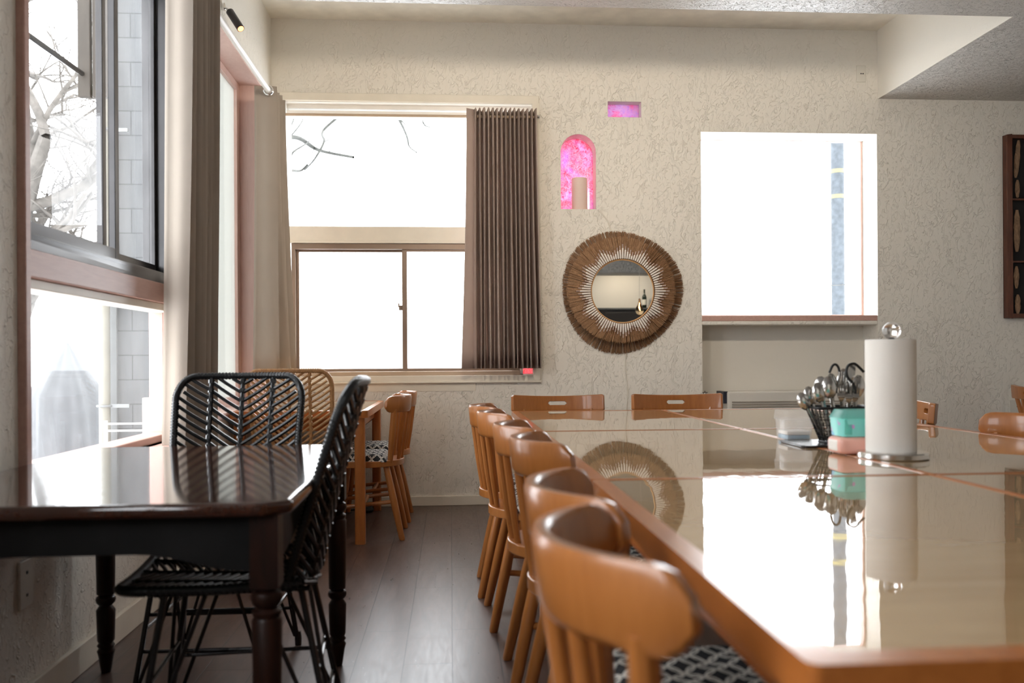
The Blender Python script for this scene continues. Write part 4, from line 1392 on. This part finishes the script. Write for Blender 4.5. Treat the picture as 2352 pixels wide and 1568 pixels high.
protos = {k: cutlery_mesh(k) for k in ('spoon', 'fork', 'knife')}
cut_o = {}
spec = [('spoon', -.085, -.01, -.62, .0, .9, 'large spoon leaning out over the left end of the cutlery basket'),
        ('spoon', -.070, .01, -.42, .1, .95, 'spoon leaning left beside the outermost spoon in the basket'),
        ('spoon', -.060, -.03, -.30, .2, 1.0, 'spoon with its bowl turned to the camera at the left of the basket'),
        ('spoon', -.040, .02, -.20, -.2, 1.08, 'tall spoon behind the front spoons in the basket'),
        ('spoon', -.035, -.035, -.14, .0, 1.08, 'broad bright spoon in the front of the basket'),
        ('spoon', -.022, -.01, -.06, .3, 1.12, 'upright spoon near the first black hook in the basket'),
        ('fork', -.006, -.035, .0, .0, .98, 'fork standing in the middle of the basket facing the camera'),
        ('fork', .008, .01, .05, .1, 1.12, 'tall fork behind the middle fork of the basket'),
        ('fork', .020, -.035, .08, .0, .95, 'short fork right of the middle fork in the basket'),
        ('spoon', .032, .02, .10, .3, 1.2, 'tall spoon behind the second black hook in the basket'),
        ('fork', .045, -.03, .16, .0, .97, 'fork leaning right beside the paper roll in the basket'),
        ('knife', .040, .01, .06, .2, 1.05, 'dull knife standing upright in the right half of the basket'),
        ('knife', .055, .02, .12, -.2, 1.1, 'second knife leaning right next to the paper roll'),
        ('spoon', .062, -.01, .2, .1, 1.1, 'spoon at the right end of the basket partly behind the roll')]
for kind, x, y, tilt, tw, sc_, lab in spec:
    if kind in cut_o:
        o = cut_o[kind].copy(); COL.objects.link(o)
    else:
        o = protos[kind].build(kind, 'steel', smooth=70); cut_o[kind] = o
        if kind == 'spoon':
            m_ = o.modifiers.new('thickness', 'SOLIDIFY'); m_.thickness = .001
    o.location = bc + Vector((x * .55, y * .7, .008)); o.rotation_euler = (random.Random(x).uniform(-.08, .05), tilt * .8, tw)
    o.scale = (sc_,) * 3
    tag(o, lab, kind, 'cutlery in the wire basket')
hooks = [([(1912, 915), (1921, 893), (1927, 872), (1927, 848), (1920, 837), (1912, 840), (1905, 856)], .0036, 'black hooked utensil handle rising from the left of the basket', 2.62),
         ([(1962, 915), (1963, 898), (1960, 882), (1947, 866), (1944, 850), (1950, 838), (1962, 835), (1972, 842), (1984, 854)], .0040, 'larger black hooked utensil handle rising from the right of the basket', 2.60)]
for pts, r, lab, yy in hooks:
    path = [bc + Vector((.0 if i else 0, 0, .01)) for i in range(0)]
    w3 = [P(a, b, Y=bc.y + (yy - 2.61)) for a, b in pts]
    foot = Vector((w3[0].x - .003, w3[0].y, TH + .02))
    tag(MB().tube(smooth_path([foot] + w3), r, 10).build('utensil_hook', 'cable_black', smooth=60), lab, 'utensil', 'black hooked handles in the basket')

# clear box with a lid, left of the basket
q0 = on(1838, 1012)
cb = thing('clear_box', 'clear plastic lidded box left of the cutlery basket', 'box', (q0.x, q0.y + .05, TH))


def shell(w, d, h, t=.0025, taper=.9, r=.012):
    m = MB(); a = rrect(-w, w, -d, d, r, 4); n = len(a)
    pr = [(taper, 0), (1, h), (1 - t / w, h), (taper - t / w, t)]
    vs = [Vector((x * s_, y * s_, z)) for s_, z in pr for x, y in a]
    fs = [(i * n + k, i * n + (k + 1) % n, (i + 1) * n + (k + 1) % n, (i + 1) * n + k) for i in range(3) for k in range(n)]
    fs += [tuple(range(n - 1, -1, -1)), tuple(3 * n + k for k in range(n))]
    return m.add(vs, fs)


shell(.046, .05, .066).build('body', 'clear_plastic', cb)
m = MB(); m.plate(rrect(-.049, .049, -.053, .053, .012), [], lambda a, b, d: Vector((a * (1 - d * 2), b * (1 - d * 2), .064 + d)), .030); m.build('lid', 'clear_plastic', cb, bevel=.004)
for i, (z, col, lab) in enumerate(((.0035, 'paper_blue', 'blue'), (.017, 'white_paper', 'white'))):
    o = MB().box(q0.x - .036, q0.x + .036, q0.y + .012, q0.y + .088, TH + z, TH + z + .012).build('paper_packet', col, smooth=0, bevel=.002)
    tag(o, '%s packet lying inside the clear plastic box' % lab, 'packet')

# peach pack and teal box right of the basket
q1 = on(1985, 1045)
pk = thing('tissue_pack', 'peach soft pack lying under the teal box', 'pack', (q1.x + .0, q1.y + .045, TH))
def pillow(u, v):
    a = 2 * pi * u; b = -pi / 2 + pi * v
    f = lambda t, e: math.copysign(abs(t) ** e, t)
    return Vector((.066 * f(cos(b), .35) * f(cos(a), .35), .045 * f(cos(b), .35) * f(sin(a), .35), .024 + .024 * f(sin(b), .45)))
MB().grid(pillow, 40, 16).build('wrapper', 'peach_plastic', pk, smooth=80)
MB().box(-.0665, -.045, -.03, .03, .008, .040).build('end_panel', 'white_paper', pk, smooth=0, bevel=.006)
tb_ = thing('teal_box', 'teal patterned plastic box on top of the peach pack', 'box', (q1.x + .004, q1.y + .05, TH + .048), .05)
shell(.060, .042, .050, .003, .93).build('body', 'teal_patterned_plastic', tb_)
MB().box(-.055, -.035, -.041, -.0385, .006, .046).build('side_label', 'teal_lid', tb_, smooth=0)
m = MB(); m.plate(rrect(-.062, .062, -.044, .044, .012), [], lambda a, b, d: Vector((a * (1 - d * 9), b * (1 - d * 9), .048 + d)), .022); m.build('lid', 'teal_lid', tb_, bevel=.004)

# ------------------------------------------------------------------ behind the camera: what the mirror shows
cab = thing('wall_cabinet', 'dark cabinet on the far wall seen in the round mirror', 'cabinet', (3.1, WF, 0))
MB().box(-1.2, 1.5, 0, .42, 0, 1.77).build('body', 'cabinet_dark', cab, smooth=0, bevel=.006)
for k in range(4): MB().box(-1.17 + .66 * k, -.55 + .66 * k, .42, .436, .06, 1.72).build('door', 'cabinet_dark', cab, smooth=0, bevel=.004)
MB().box(-1.22, 1.52, 0, .45, 1.77, 1.795).build('top', 'bracket_grey', cab, smooth=0)
bo = thing('wine_bottle', 'dark wine bottle with pale label standing on the cabinet in the mirror', 'bottle', (3.30, WF + .25, 1.795))
bg_ = MB().lathe([(.036, 0), (.038, .005), (.038, .19), (.03, .22), (.014, .25), (.014, .31), (.016, .312), (.016, .325), (0, .325)], 24).build('glass', 'bottle_green', bo)
MB().lathe([(.0385, .06), (.0388, .061), (.0388, .15), (.0385, .151)], 24).build('label', 'paper_label', bg_)
pb = thing('pendant_bulb', 'glowing clear pendant bulb on a cord seen in the round mirror', 'lamp', (2.70, -1.0, 1.64))
MB().tube([(0, 0, .16), (0, 0, SOF - 1.64)], .003, 6).build('cord', 'cord_white', pb)
MB().lathe([(.015, .10), (.017, .11), (.017, .15), (.008, .162), (0, .162)], 16).build('socket', 'natural_rattan', pb)
bb_ = MB().lathe([(.001, -.075), (.03, -.07), (.052, -.045), (.06, -.01), (.052, .03), (.026, .075), (.016, .105)], 24).build('bulb', 'bulb_glass', pb, smooth=80)
MB().tube([(0, 0, .10), (-.008, 0, .03), (.008, 0, -.01), (0, 0, .04)], .003, 6).build('filament', 'warm_filament', bb_)

for x, y, z, tx, ty, tz in SPOTS:
    o = thing('ceiling_spotlight', 'black spotlight on the dropped ceiling aimed at the back wall %s' % ('near the back window' if x < 1 else 'above the round mirror' if x < 2 else 'near the display case'), 'lamp', (x, y, 0))
    d = (Vector((tx, ty, tz)) - Vector((x, y, z))).normalized(); p = Vector((0, 0, z)) - d * .02
    MB().tube([p - d * .10, p - d * .02], .03, 18).build('shade', 'spot_black', o)
    MB().tube([p - d * .08, Vector((0, 0, SOF)) - d * .08 * Vector((1, 1, 0)).length * 0 + Vector((0, p.y - d.y * .08, 0))], .006, 8).build('arm', 'chrome', o)
    MB().tube([Vector((0, p.y - d.y * .08, SOF - .012)), Vector((0, p.y - d.y * .08, SOF))], .03, 18).build('mount', 'spot_black', o)
